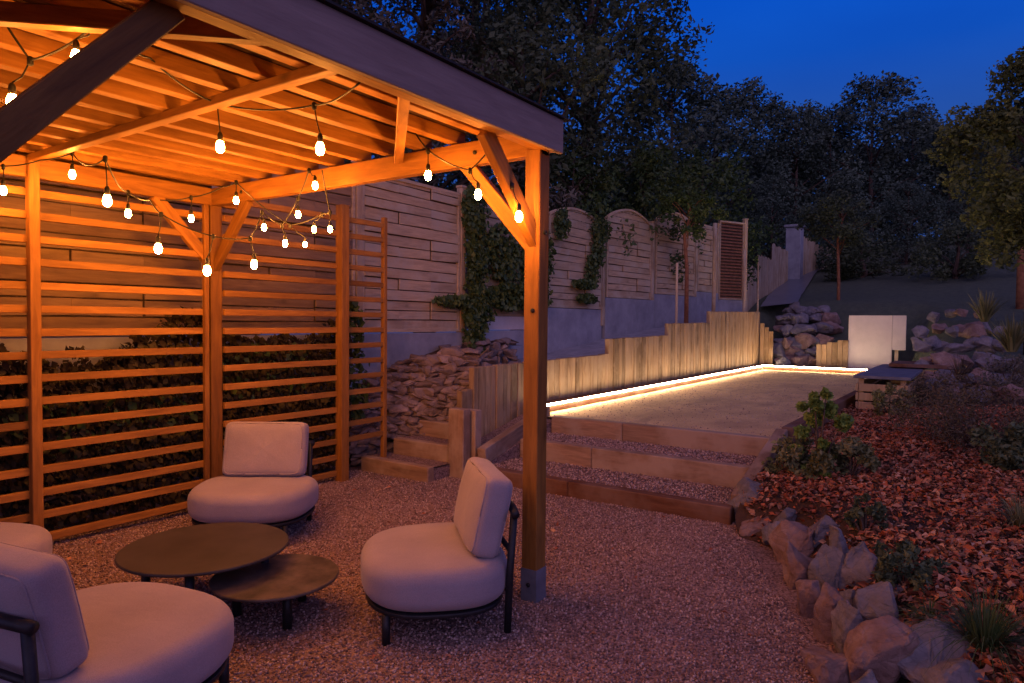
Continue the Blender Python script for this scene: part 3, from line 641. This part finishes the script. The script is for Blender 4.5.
# ------------------------------------------------------------------ fence panels
def fence(p0, p1, z0, z1, label, arch=0.0, bh=.12, post_w=.09, kick=0, style='boards'):
    p0 = Vector((*p0, 0)); p1 = Vector((*p1, 0)); d = (p1 - p0); L = d.length; d.normalize(); n_ = Vector((d.y, -d.x, 0))
    ang = math.atan2(d.y, d.x); root = empty('fence_panel', (p0.x, p0.y, z0), label, 'fence panel', 'weathered wooden panels of the garden fence', ang)
    top = lambda x: z1 - z0 + arch * (math.sin(math.pi * min(1, max(0, x / L))) ** .8 - 0)
    m = MB(); z = kick + .02
    if style == 'boards':
        k = 0
        while z < z1 - z0 + arch:
            h = bh * random.uniform(.85, 1.25); segs = [0.04, L * .34, L * .67, L - .04] if k % 3 == 1 else ([0.04, L * .67, L - .04] if k % 3 == 2 else [.04, L - .04])
            for a, b_ in zip(segs[:-1], segs[1:]):
                xm0, xm1 = a + .004, b_ - .004
                yo = (.018 if (k + segs.index(a)) % 2 else -.004) + random.uniform(-.003, .003); dz = random.uniform(-.006, .006)
                # follow the arch with a few slices
                ns = 12 if z + h > z1 - z0 - .02 else 1
                for i in range(ns):
                    xa = xm0 + (xm1 - xm0) * i / ns; xb = xm0 + (xm1 - xm0) * (i + 1) / ns; za = min(z + h - .012 + dz, top(xa) - .02); zb = min(z + h - .012 - dz, top(xb) - .02)
                    if za <= z + dz + .005 and zb <= z + .005: continue
                    za = max(za, z + dz + .002); zb = max(zb, z - dz + .002)
                    m.add([(xa, -yo - .02, z + dz), (xb, -yo - .02, z - dz), (xb, -yo, z - dz), (xa, -yo, z + dz), (xa, -yo - .02, za), (xb, -yo - .02, zb), (xb, -yo, zb), (xa, -yo, za)], BOXF, ((k * 7 + segs.index(a) * 3) % 11) / 22 + .5)
            z += h; k += 1
    elif style == 'louvre':
        while z < z1 - z0 - .03: m.add([(.03, -.03, z), (L - .03, -.03, z), (L - .03, .02, z + .05), (.03, .02, z + .05), (.03, -.03, z + .012), (L - .03, -.03, z + .012), (L - .03, .02, z + .062), (.03, .02, z + .062)], BOXF); z += .075
    else:
        x = 0
        while x < L:
            w = random.uniform(.1, .14); h = z1 - z0 + random.uniform(-.06, .03); m.box(x, x + w - .01, -.02, 0, 0, h); x += w
    if style != 'upright': g = MB(); g.box(.04, L - .04, .004, .012, kick + .03, z1 - z0 - .05); g.build('backing', M['bark'], root)  # dark sheet added behind the boards to shut light out of their gaps
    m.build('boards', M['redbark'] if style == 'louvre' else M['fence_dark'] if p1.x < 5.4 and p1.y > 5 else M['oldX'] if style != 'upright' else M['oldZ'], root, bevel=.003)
    f = MB(); ns = 14
    if style != 'upright':
        f.box(0, .04, -.035, .03, 0, z1 - z0); f.box(L - .04, L, -.035, .03, 0, z1 - z0); f.box(.04, L - .04, -.035, .03, kick, kick + .04)
        for i in range(ns):
            xa, xb = L * i / ns, L * (i + 1) / ns
            f.add([(xa, -.04, top(xa) - .04), (xb, -.04, top(xb) - .04), (xb, .035, top(xb) - .04), (xa, .035, top(xa) - .04), (xa, -.04, top(xa)), (xb, -.04, top(xb)), (xb, .035, top(xb)), (xa, .035, top(xa))], BOXF, .9)
        f.build('frame', M['oldX'], root, bevel=.003)
    if kick:
        g = MB(); g.box(0, L, -.03, .01, -.0, kick - .003); g.build('kick_board', M['whiteboard'], root)
    if post_w:
        g = MB(); g.box(L + .01, L + .01 + post_w, -.05, .04, -.3, z1 - z0 + .08); g.box(L + .0, L + .02 + post_w, -.06, .05, z1 - z0 + .08, z1 - z0 + .11); g.build('fence_post', M['oldZ'], root, bevel=.004)
fy = 5.90
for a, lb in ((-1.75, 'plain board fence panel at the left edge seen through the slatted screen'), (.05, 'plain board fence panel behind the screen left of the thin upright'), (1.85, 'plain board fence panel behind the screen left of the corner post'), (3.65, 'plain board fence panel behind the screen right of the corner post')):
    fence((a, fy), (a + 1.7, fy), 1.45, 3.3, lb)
fence((5.45, fy), (7.22, fy), 1.45, 3.32, 'tall plain board fence panel just right of the slatted screen')
fence((7.58, fy), (9.36, fy), 1.47, 3.35, 'ivy covered fence panel over a white kick board left of the corner post', kick=.2)
fence((9.52, 5.9), (11.3, 5.86), 1.83, 3.36, 'arched fence panel nearest the pergola corner post, ivy on its right half', arch=.20)
fence((11.48, 5.84), (13.1, 5.66), 2.06, 3.55, 'second arched fence panel, clean boards and no ivy', arch=.24)
fence((13.28, 5.63), (14.95, 5.41), 2.19, 3.72, 'third arched fence panel with the reddish trunk before it', arch=.24)
fence((15.1, 5.39), (16.15, 5.31), 2.31, 3.85, 'narrow flat topped fence panel beside the louvred screen')
fence((16.3, 5.29), (17.05, 4.93), 2.16, 4.05, 'tall louvred fence screen at the end of the arched panels', style='louvre')
# far upright board fence climbing the slope
pf = [(742, 18.2, 268, 298), (757, 20, 262, 296), (772, 22, 253, 290), (788, 24.5, 243, 280)]
for i in range(3):
    a, b_ = pf[i], pf[i + 1]; A = P(a[0], a[2], a[1]); B = P(b_[0], b_[2], b_[1]); g0 = hill(A.x, A.y) - .4
    fence((A.x, A.y), (B.x, B.y), g0, (A.z + B.z) / 2, ['lowest', 'middle', 'upper'][i] + ' stretch of far upright board fence climbing past the drive', style='upright', post_w=0)
A = P(795, 228, 25); gp = MB((A.x, A.y, 0)); gp.box(A.x - .26, A.x + .26, A.y - .26, A.y + .26, 2, A.z); gp.box(A.x - .32, A.x + .32, A.y - .32, A.y + .32, A.z, A.z + .10)
tag(gp.build('gate_pillar', M['concrete'], None, bevel=.02), 'square blue-grey pillar at the top of the far drive', 'pillar')
pf = [(803, 25.5, 236), (815, 27, 242), (826, 29, 250), (845, 32, 252), (880, 36, 256)]
for i in range(4):
    a, b_ = pf[i], pf[i + 1]; A = P(a[0], a[2], a[1]); B = P(b_[0], b_[2], b_[1]); g0 = hill(A.x, A.y) - .5
    fence((A.x, A.y), (B.x, B.y), g0, (A.z + B.z) / 2, ['first', 'second', 'third', 'last and farthest'][i] + ' length of board fence right of the far pillar', style='upright', post_w=0)
# ------------------------------------------------------------------ rocks
def rock_mesh(seed, sx, sy, sz, mat, sub=2):
    rn = random.Random(seed); bm = bmesh.new()
    for _ in range(15):
        v = Vector((rn.gauss(0, 1), rn.gauss(0, 1), rn.gauss(0, 1))).normalized() * rn.uniform(.8, 1.0); bm.verts.new((v.x * sx, v.y * sy, v.z * sz))
    r = bmesh.ops.convex_hull(bm, input=bm.verts[:]); 
    for g in r['geom_interior']:
        if isinstance(g, bmesh.types.BMVert) and g.is_valid: bm.verts.remove(g)
    bmesh.ops.bevel(bm, geom=bm.edges[:], offset=min(sx, sy, sz) * .05, segments=1, affect='EDGES', profile=.5)
    bmesh.ops.triangulate(bm, faces=bm.faces[:])
    bmesh.ops.subdivide_edges(bm, edges=bm.edges[:], cuts=sub, use_grid_fill=True)
    bm.normal_update(); s = max(sx, sy, sz); o3 = Vector((seed * 3.1, 0, 0))
    dl = [(v, v.normal * (noise.fractal(v.co / s * 2.4 + o3, .8, 2.1, 6) * .075 * s)) for v in bm.verts]
    for v, d in dl: v.co += d
    me = bpy.data.meshes.new('rock'); bm.to_mesh(me); bm.free(); me.materials.append(mat)
    a = me.attributes.new('rnd', 'FLOAT', 'FACE'); a.data.foreach_set('value', np.full(len(me.polygons), rn.random(), np.float32))
    me.polygons.foreach_set('use_smooth', np.ones(len(me.polygons), bool)); me.set_sharp_from_angle(angle=R(30))
    return me
def rock(name, loc, s, mat, label, group, seed, rot=None, cat='rock'):
    o = bpy.data.objects.new(name, rock_mesh(seed, *s, M[mat], 4 if name == 'border_stone' else 2)); COL.objects.link(o); o.location = loc; rn = random.Random(seed + 99)
    o.rotation_euler = rot or (rn.uniform(-.3, .3), rn.uniform(-.3, .3), rn.uniform(0, 6)); return tag(o, label, cat, group)
GB = 'border stones between gravel and bed'
# centre px, py, depth, half sizes (right, up, ahead), lean, material, label
BS = [
 (746, 507, 5.55, (.13, .17, .20), 'rock', 'blue-grey blocky border stone at the foot of the step stringer'),
 (775, 503, 5.6, (.13, .09, .13), 'rock', 'small flat stone behind the first blocky one near the steps'),
 (757, 531, 5.15, (.11, .11, .13), 'rock_warm', 'low brownish stone at the gravel edge below the steps'),
 (777, 540, 4.9, (.10, .10, .11), 'rock', 'small dark stone wedged in the border just past the steps'),
 (806, 520, 5.15, (.16, .09, .14), 'rock', 'flat bluish stone on the leaf side near the steps'),
 (795, 549, 4.6, (.13, .15, .14), 'rock_warm', 'reddish stone standing on edge with a broken top'),
 (823, 541, 4.65, (.15, .13, .16), 'rock', 'speckled mauve stone lying on the upper border'),
 (848, 548, 4.5, (.10, .10, .12), 'rock', 'small near-black stone on the leaf side mid border'),
 (806, 578, 4.15, (.10, .19, .12), 'rock_warm', 'narrow orange-tinted upright stone at the gravel edge'),
 (828, 586, 4.0, (.09, .19, .12), 'rock', 'violet upright slab in the middle of the border'),
 (843, 574, 4.15, (.06, .22, .10), 'rock', 'thin dark upright slab wedged between two paler ones'),
 (862, 590, 3.95, (.12, .19, .16), 'rock', 'blue pointed stone leaning towards the leaves'),
 (812, 612, 3.75, (.07, .14, .10), 'rock_warm', 'low brown stone against the gravel, mid border'),
 (835, 634, 3.45, (.09, .17, .12), 'rock_warm', 'brown split stone with a blue right flank near the bottom edge'),
 (853, 650, 3.30, (.07, .18, .13), 'rock', 'slim blue stone right of the brown split one'),
 (826, 672, 3.1, (.09, .12, .12), 'rock_warm', 'low brown stone cut by the bottom picture edge'),
 (880, 622, 3.45, (.12, .15, .15), 'rock', 'mauve stone with a long shadowed crack beneath'),
 (905, 612, 3.55, (.16, .10, .15), 'rock', 'blue wedge-shaped stone lying along the leaves'),
 (888, 668, 3.0, (.15, .16, .16), 'rock_warm', 'large smooth purple-brown boulder at the bottom edge'),
 (935, 668, 2.95, (.16, .15, .18), 'rock', 'large rough blue boulder at the bottom right of the border'),
 (790, 525, 5.0, (.10, .08, .12), 'rock', 'small blue-grey stone between the step stringer and the leaves'),
 (868, 566, 4.35, (.10, .10, .13), 'rock', 'dark rounded stone at the leaf edge beside the thin upright slab'),
 (882, 596, 3.9, (.11, .12, .13), 'rock', 'grey stone half buried in leaves right of the blue pointed one'),
 (848, 612, 3.75, (.09, .13, .12), 'rock', 'dark filler stone between the blue pointed stone and the violet slab'),
 (925, 636, 3.3, (.12, .11, .13), 'rock', 'blue stone at the leaf edge above the large rough boulder'),
 (958, 700, 2.8, (.14, .13, .15), 'rock', 'stone at the bottom edge right of the large rough boulder'),
 (860, 700, 2.85, (.12, .13, .14), 'rock', 'stone just under the bottom edge below the smooth boulder'),
]
for i, (px, py, d, (a, b_, c), mt, lb) in enumerate(BS):
    p = P(px, py, d); p.z += .02; o = rock('border_stone', p, (a * 1.38, c * 1.3, b_ * 1.42), mt, lb, GB, 100 + i, (random.uniform(-.2, .2), random.uniform(-.2, .2), HEAD - math.pi / 2 + random.uniform(-.4, .4)), 'border stone')
ordw = ['first', 'second', 'third', 'fourth', 'fifth', 'sixth', 'seventh', 'eighth', 'ninth', 'tenth', 'eleventh', 'twelfth']
def rockery(name, rows, grp, rowname, place, seed0, smin, smax):
    rn = random.Random(seed0); k = 0
    for ri, (y, x0, x1, d, n) in enumerate(rows):
        for i in range(n):
            px = x0 + (x1 - x0) * (i + .5) / n + rn.uniform(-4, 4); p = P(px, y + rn.uniform(-3, 3), d + rn.uniform(-.2, .2)); s = rn.uniform(smin, smax)
            rock(name, p, (s * rn.uniform(.9, 1.5), s * rn.uniform(.8, 1.2), s * rn.uniform(.6, 1)), rn.choice(['rock', 'rock', 'rock_warm']),
                 '%s rock from the left in the %s row of the rockery %s' % (ordw[i], rowname[ri], place), grp, seed0 + k, cat='rockery stone'); k += 1
rockery('rockery_stone', [(364, 778, 820, 17.0, 6), (354, 776, 820, 17.2, 6), (343, 774, 826, 17.3, 7), (331, 776, 832, 17.6, 7), (320, 778, 832, 18.0, 7), (309, 782, 826, 18.5, 6)], 'rocks banked beyond the court', ['bottom', 'second', 'third', 'fourth', 'fifth', 'top'], 'beyond the court end', 300, .20, .33)
rockery('rockery_stone', [(392, 925, 1015, 9.3, 5), (378, 925, 1020, 9.7, 6), (362, 912, 1012, 10.4, 7), (346, 914, 1005, 11.2, 7), (330, 918, 1004, 12.0, 7), (316, 925, 985, 13, 4)], 'rocks banked above the planted bed', ['bottom', 'second', 'third', 'fourth', 'fifth', 'top'], 'above the leaf bed', 400, .13, .24)
# ------------------------------------------------------------------ plants
def clump_pts(centers, rads, n):
    c = np.array(centers); r = np.array(rads); w = r ** 2; idx = RNG.choice(len(c), n, p=w / w.sum())
    v = RNG.normal(size=(n, 3)); v /= np.linalg.norm(v, axis=1, keepdims=True); q = RNG.random(n) ** .45
    return c[idx] + v * (r[idx] * q)[:, None], idx
def crown_shape(h0, h1, rx, seed, n, kind='round'):
    rn = random.Random(seed); cs = []; rs = []
    for _ in range(n):
        t = rn.random(); a = rn.uniform(0, 6.283)
        if kind == 'round': prof = math.sin(math.pi * min(1, .12 + .86 * t)) ** .6
        elif kind == 'cone': prof = (1 - t) ** .8 * .95 + .06
        else: prof = (math.sin(math.pi * min(1, .2 + .78 * t)) ** .5)
        rr_ = rx * prof * rn.uniform(.35, 1) * (1 + .25 * math.sin(a * 3 + seed)); cs.append((rr_ * math.cos(a), rr_ * math.sin(a), h0 + (h1 - h0) * t)); rs.append(rx * rn.uniform(.14, .30) * (.5 if kind == 'cone' else 1))
    return cs, rs
TM = {}
def tree(key, loc, label, kind='round', h0=1.5, h1=8, rx=2.5, ncl=50, nl=9000, ls=.12, mat='leaf_dark', trunk=.18, grp='trees behind the garden', rz=0, sc=(1, 1, 1), bark='bark', cat='tree', slim=.55):
    root = empty('tree', loc, label, cat, grp, rz); root.scale = sc
    if key in TM:
        for (nm, me) in TM[key]:
            o = bpy.data.objects.new(nm, me); COL.objects.link(o); o.parent = root
        return root
    cs, rs = crown_shape(h0, h1, rx, sum(map(ord, key)), ncl, kind)
    pts, idx = clump_pts(cs, rs, nl); tone = RNG.random(ncl)
    rnd = np.clip(.55 * tone[idx] + .45 * RNG.random(nl), 0, 1)
    c = leaves('crown', pts, ls, M[mat], root, slim=slim, rnd=rnd, flat=.25)
    b = MB(); mid = (h0 + h1) * .5
    b.tube([(0, 0, -.5), (.05, .02, h0 * .5), (-.04, .05, h0), (.06, -.04, mid), (0, 0, h1 * .93)], [trunk * 1.2, trunk, trunk * .85, trunk * .5, trunk * .12], 8)
    for i in range(0, ncl, 2):
        x, y, z = cs[i]; zb = max(h0 * .8, z - math.hypot(x, y) * .7); b.tube([(0, 0, min(zb, h1 * .85)), (x * .5, y * .5, (zb + z) / 2 + .1), (x, y, z)], [trunk * .3, trunk * .18, trunk * .05], 5)
    t = b.build('trunk', M[bark], root, True); TM[key] = [('crown', c.data), ('trunk', t.data)]
    return root
def at(px, d, z=None):
    p = W((px - 512) / F * d, d); p.z = (H(p.x, p.y) - .1) if z is None else z; return p
# tall trees right behind the fence
tree('cedarA', at(330, 12.5), 'tall brownish conifer rising straight behind the pergola roof', 'cone', 1.2, 9.5, 2.6, 130, 15000, .16, 'leaf_conifer', .2, slim=.3)
tree('cedarA', at(425, 13.5), 'feathery conifer above the roof edge left of the corner post', rz=2.1, sc=(1, 1, .98), grp='trees behind the garden')
tree('laurelA', at(245, 11.5), 'broad dark tree behind the middle of the pergola roof', 'round', 1.5, 7.5, 2.8, 70, 12000, .15, 'leaf_dark', .2)
tree('laurelA', at(520, 15), 'bushy dark tree behind the corner post and ivy panel', rz=1.3, sc=(.92, .92, .90))
tree('laurelA', at(70, 10.5), 'dark tree behind the slatted screen at the picture left', rz=4)
tree('oakA', at(585, 18.5), 'tall spreading tree standing left of the open sky', 'spread', 2.0, 12.5, 3.2, 110, 26000, .16, 'leaf_dark', .26)
tree('oakA', at(475, 19.5), 'big tree crown filling the sky behind the feathery conifer', rz=2.4, sc=(.95, .95, 1.05))
tree('bushA', at(640, 15.2), 'low leafy shrub tree hanging over the arched fence panels', 'round', .8, 3.6, 1.7, 40, 7000, .11, 'leaf_ivy', .1)
tree('bushA', at(572, 14.2), 'low leafy shrub tree above the first arched panel', rz=2, sc=(.9, .9, .95))
tree('bushA', at(700, 18.5), 'dark shrub tree behind the louvred screen', rz=4, sc=(1.1, 1.1, 1.25))
# woods beyond
far = [(668, 27, 62, 'dark tree between the tall spreading tree and the sky'), (712, 31, 92, 'first tree right of the tall spreading tree in the far tree line'), (752, 34, 84, 'tree with an uneven top in the far tree line above the drive'), (792, 32, 104, 'lower rounded tree above the far drive'),
       (826, 35, 106, 'dark tree above the square pillar'), (868, 33, 78, 'round crowned tree standing highest in the far tree line'), (908, 37, 108, 'tree just right of the highest round crown'), (945, 34, 122, 'low tree filling the gap before the right-hand tree'),
       (985, 34, 112, 'far tree behind the leafy right-hand tree'), (1030, 32, 96, 'far tree at the right picture edge'), (840, 27, 170, 'small dark tree in front of the highest round crown'), (905, 28, 180, 'small dark tree over the end of the lawn'), (770, 28, 175, 'small dark tree behind the far board fence'), (965, 27, 185, 'small dark tree above the rockery')]
for i, (px, d, yt, lb) in enumerate(far):
    p = at(px, d); s_ = (1.6 + (323 - yt) / F * d - p.z) / 12.0
    tree('farA' if i % 2 else 'farB', p, lb, 'spread' if i % 2 else 'round', .8, 11.5, 3.6, 90, 9500, .26, 'leaf_far', .2, grp='trees of the far wood', rz=i * 1.7, sc=(s_ * 1.1, s_ * 1.1, s_))
pts = []
for _ in range(26000):
    px = random.uniform(560, 1250); d = random.uniform(38, 46); p = W((px - 512) / F * d, d); h = 6.0 + 1.5 * noise.noise(Vector((px * .02, 0, 3))) - abs(px - 900) * .001
    pts.append((p.x, p.y, hill(p.x, p.y) + h * random.random() ** .7))
tag(leaves('undergrowth', np.array(pts), .5, M['leaf_far']), 'continuous dark mass of the wood behind the single trees', 'woodland', kind='stuff')
# right-hand tree
tree('rightA', at(1028, 11.8, 1.6), 'leafy tree with olive lower leaves at the right picture edge', 'round', 1.30, 4.5, 1.35, 80, 17000, .10, 'leaf_tree', .05, grp='garden tree', sc=(1, 1, 1))
tree('redtrunk', at(686, 13.6, 2.0), 'slim reddish trunk before the third arched panel with a loose crown', 'round', 1.35, 2.2, .7, 26, 2600, .09, 'leaf_ivy', .04, grp='garden tree', bark='redbark')
tree('stakeA', at(838, 19.2, 1.6), 'young standard tree with a thin pale stem by the white board', 'round', 2.3, 3.5, 1.0, 30, 3500, .10, 'leaf_dark', .045, grp='garden tree', bark='redbark')
tree('shrubD', at(955, 21), 'dark round shrub on the lawn above the right rockery', 'round', .2, 1.7, 1.5, 30, 4500, .12, 'leaf_dark', .08, grp='garden shrubs', cat='shrub')
tree('shrubD', at(862, 24), 'dark round shrub on the lawn behind the white board', rz=2, grp='garden shrubs', cat='shrub', sc=(1.2, 1.2, .9))
# post at right edge
rp = MB(P(1021, 290, 16)); p = P(1021, 290, 16); rp.tube([(p.x, p.y, 1.6), (p.x, p.y, P(1021, 243, 16).z)], .09, 10)
tag(rp.build('wooden_pole', M['redbark'], None, True), 'short reddish post cut by the right picture edge', 'post')
# ivy on the fence
def ivy(loc_fn, n, name, label, size=.075, mat='leaf_ivy'):
    pts = np.array([loc_fn() for _ in range(n)]); o = leaves(name, pts, size, M[mat], None, slim=.8, curl=.15, dirs=np.tile([[.1, -.4, -.7]], (n, 1)))
    return tag(o, label, 'ivy')
def blob(cs, y=5.82):
    def f():
        (x, z, rx, rz) = random.choice(cs); a = random.uniform(0, 6.283); q_ = random.random() ** .5
        return (x + rx * q_ * math.cos(a), y - random.random() * .16, z + rz * q_ * math.sin(a))
    return f
ivy(blob([(7.40, 3.1, .25, .35), (7.42, 2.6, .18, .5), (7.42, 2.1, .2, .5), (7.5, 1.75, .3, .3), (7.4, 1.5, .2, .35), (7.0, 1.85, .4, .07)]), 3800, 'ivy', 'dark ivy climbing the post between the plain and the kick-board panels')
ivy(blob([(8.0, 2.6, .4, .4), (8.5, 2.3, .55, .45), (9.0, 2.6, .4, .5), (8.2, 1.95, .5, .2), (8.9, 2.0, .4, .3)]), 3800, 'ivy', 'thick ivy covering most of the kick-board fence panel')
ivy(blob([(11.1, 3.25, .3, .2), (11.0, 2.9, .2, .3), (10.8, 2.5, .2, .3), (10.5, 2.25, .35, .08), (10.6, 2.0, .3, .08), (9.7, 3.2, .15, .25)]), 2200, 'ivy', 'wispy yellow-green ivy trailing down the first arched panel', .07)
def hedge_pt():  # near-black ivy set before the stone wall to darken gaps between slats
    x = random.uniform(-1.6, 4.9); top = 1.45 + .5 * noise.noise(Vector((x * 1.1, 0, 2))) + .25 * noise.noise(Vector((x * 5, 0, 2)))
    return (x, 5.42 + random.random() * .16, .06 + (top - .06) * random.random() ** .8)
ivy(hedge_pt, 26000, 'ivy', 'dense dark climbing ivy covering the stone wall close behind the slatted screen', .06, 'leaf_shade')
ivy(blob([(1.0, .95, .8, .3), (2.4, .8, .8, .22), (3.9, 1.1, .6, .3), (0, 1.0, .8, .4), (4.95, 1.5, .12, .3), (5.0, .9, .15, .4)], 5.56), 1500, 'ivy', 'scattered green weeds growing close behind the slatted screen', .07)
# garden plants
def onbed(px, py, d):
    if py < 385: return P(px, py, d)
    q_ = 2.2
    while q_ < 14:
        p = P(px, py, q_)
        if p.z <= bedz(p.x, p.y): return p
        q_ += .03
    return P(px, py, d)
def shrub(px, py, d, rx, h, n, ls, mat, label, kind='round', slim=.55, seed=1, cat='shrub', ncl=18):
    p = onbed(px, py, d); z = p.z; root = empty('shrub', p, label, cat, 'plants of the leaf bed'); cs, rs = crown_shape(.05 * h, h, rx, seed, ncl, kind)
    pts, idx = clump_pts(cs, [r_ * 1.1 for r_ in rs], n); tone = RNG.random(ncl)
    leaves('foliage', pts, ls, M[mat], root, slim=slim, rnd=np.clip(.5 * tone[idx] + .5 * RNG.random(n), 0, 1))
    b = MB()
    for i in range(0, ncl, 2): x, y, zz = cs[i]; b.tube([(0, 0, -.05), (x * .5, y * .5, zz * .6), (x, y, zz)], [.012, .008, .003], 5)
    b.build('stems', M['bark'], root, True)
shrub(819, 478, 6.5, .21, .74, 2400, .06, 'leaf_green', 'bright green leafy shrub beside the court edge timber', seed=5, slim=.6)
shrub(806, 474, 6.4, .35, .30, 1500, .05, 'leaf_olive', 'low olive growth at the foot of the bright green shrub', seed=9)
shrub(889, 416, 8.5, .26, .36, 1900, .045, 'leaf_olive', 'olive bush growing in front of the slatted timber box', seed=6)
shrub(980, 448, 6.9, .78, .62, 6000, .045, 'heather', 'wide brownish heather clump at the right of the leaf bed', seed=7, slim=.25, ncl=40)
shrub(940, 408, 8.4, .5, .38, 3000, .045, 'heather', 'dull heather clump below the right rockery', seed=8, slim=.25, ncl=30)
shrub(1010, 392, 8.3, .55, .45, 3000, .05, 'leaf_conifer', 'grey-mauve bush against the right rockery', seed=12, slim=.3, ncl=30)
shrub(865, 533, 5.0, .12, .22, 700, .035, 'leaf_dark', 'tiny dark plant in the leaves right of the border', seed=10)
shrub(906, 582, 4.2, .20, .16, 1100, .04, 'leaf_dark', 'low dark tuft in the middle of the fallen leaves', seed=11)
def grass_clump(px, py, d, n, L, label, mat='leaf_olive', w=.012, spread=.8, droop=.4, cat='grass clump'):
    p = onbed(px, py, d); b = MB(p)
    for _ in range(n):
        a = random.uniform(0, 6.283); s = random.uniform(.15, spread); l_ = L * random.uniform(.6, 1.1); dx, dy = math.cos(a), math.sin(a); r0 = random.uniform(0, .05); sd = Vector((-dy, dx, 0)) * w * .5; pr = []
        for k in range(5):
            t = k / 4; pos = p + Vector((dx * (r0 + s * l_ * t), dy * (r0 + s * l_ * t), l_ * t * (1 - .5 * s * t) - droop * l_ * s * t * t)); pr.append((pos, sd * (1 - t * .9)))
        vs = []; [vs.extend([q_ - s_, q_ + s_]) for q_, s_ in pr]; b.add(vs, [(2 * k, 2 * k + 1, 2 * k + 3, 2 * k + 2) for k in range(4)])
    return tag(b.build('grass_clump', M[mat], None), label, cat, 'spiky clumps on the bed and rockery')
grass_clump(985, 322, 10.5, 90, .55, 'olive spiky clump on top of the right rockery', w=.035, spread=.7, droop=.1)
grass_clump(1012, 352, 8.6, 110, .52, 'larger olive spiky clump nearest the right picture edge', w=.035, spread=.7, droop=.1)
shrub(850, 478, 6.3, .28, .26, 1500, .05, 'leaf_olive', 'sprawling olive plant between the bright shrub and the open leaves', seed=15)
shrub(1018, 470, 6.0, .35, .35, 2200, .05, 'leaf_dark', 'dark leafy mound cut by the right edge above the small grass tuft', seed=16)
grass_clump(930, 622, 3.7, 90, .16, 'small sparse green tuft just behind the border boulders', 'leaf_ivy', .006, 1.2)
grass_clump(985, 650, 3.3, 420, .36, 'dark drooping grass tuft at the lower right of the leaves', 'leaf_ivy', .006, 1.2)
grass_clump(1022, 528, 4.8, 160, .30, 'small grass tuft cut by the right picture edge', 'leaf_olive', .008, 1.0)
grass_clump(800, 446, 6.95, 26, .26, 'few thin bare reddish stalks at the court corner', 'heather', .008, .35, 0)
grass_clump(960, 380, 9.2, 70, .5, 'mauve wispy grass between the lower rockery stones', 'heather', .012, .8)
# ------------------------------------------------------------------ sky
w = bpy.data.worlds.new('World'); S.world = w; w.use_nodes = True; t = w.node_tree; t.nodes.clear()
out = t.nodes.new('ShaderNodeOutputWorld'); bg = t.nodes.new('ShaderNodeBackground'); t.links.new(bg.outputs[0], out.inputs[0])
tc = t.nodes.new('ShaderNodeTexCoord'); sp = t.nodes.new('ShaderNodeSeparateXYZ'); t.links.new(tc.outputs['Generated'], sp.inputs[0])
col = ramp(t, sp.outputs['Z'], [(0, (.030, .06, .22)), (.26, (.018, .085, .40)), (.34, (.005, .08, .50)), (.46, (.001, .08, .60)), (.66, (.008, .035, .20)), (1, (.012, .022, .09))])
nz = noise_t(t, coords(t, (1, 1, 2.5), kind='Generated'), 2.4, 4, .5); cl = ramp(t, nz, [(.35, (.86, .9, .94)), (.7, (1.15, 1.1, 1.05))])
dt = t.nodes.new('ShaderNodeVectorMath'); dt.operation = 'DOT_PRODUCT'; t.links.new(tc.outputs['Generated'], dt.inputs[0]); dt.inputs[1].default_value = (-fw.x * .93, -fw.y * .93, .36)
glow = ramp(t, dt.outputs['Value'], [(0, (0, 0, 0)), (.25, (.045, .035, .07)), (.8, (.42, .26, .40)), (1, (.68, .43, .56))])      # unseen mauve glow added behind the viewpoint to brighten fences and gravel
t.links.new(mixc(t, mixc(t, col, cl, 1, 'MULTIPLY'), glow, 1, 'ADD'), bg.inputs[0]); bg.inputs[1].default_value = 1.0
# ------------------------------------------------------------------ render
S.view_settings.view_transform = 'Standard'; S.view_settings.look = 'None'; S.view_settings.gamma = 1; S.view_settings.exposure = 0.0
S.render.engine = 'CYCLES'; S.cycles.use_denoising = True; S.cycles.max_bounces = 6; S.cycles.diffuse_bounces = 3; S.cycles.glossy_bounces = 2; S.cycles.transmission_bounces = 2
S.cycles.sample_clamp_indirect = 6; S.cycles.use_light_tree = True; S.cycles.caustics_reflective = False; S.cycles.caustics_refractive = False
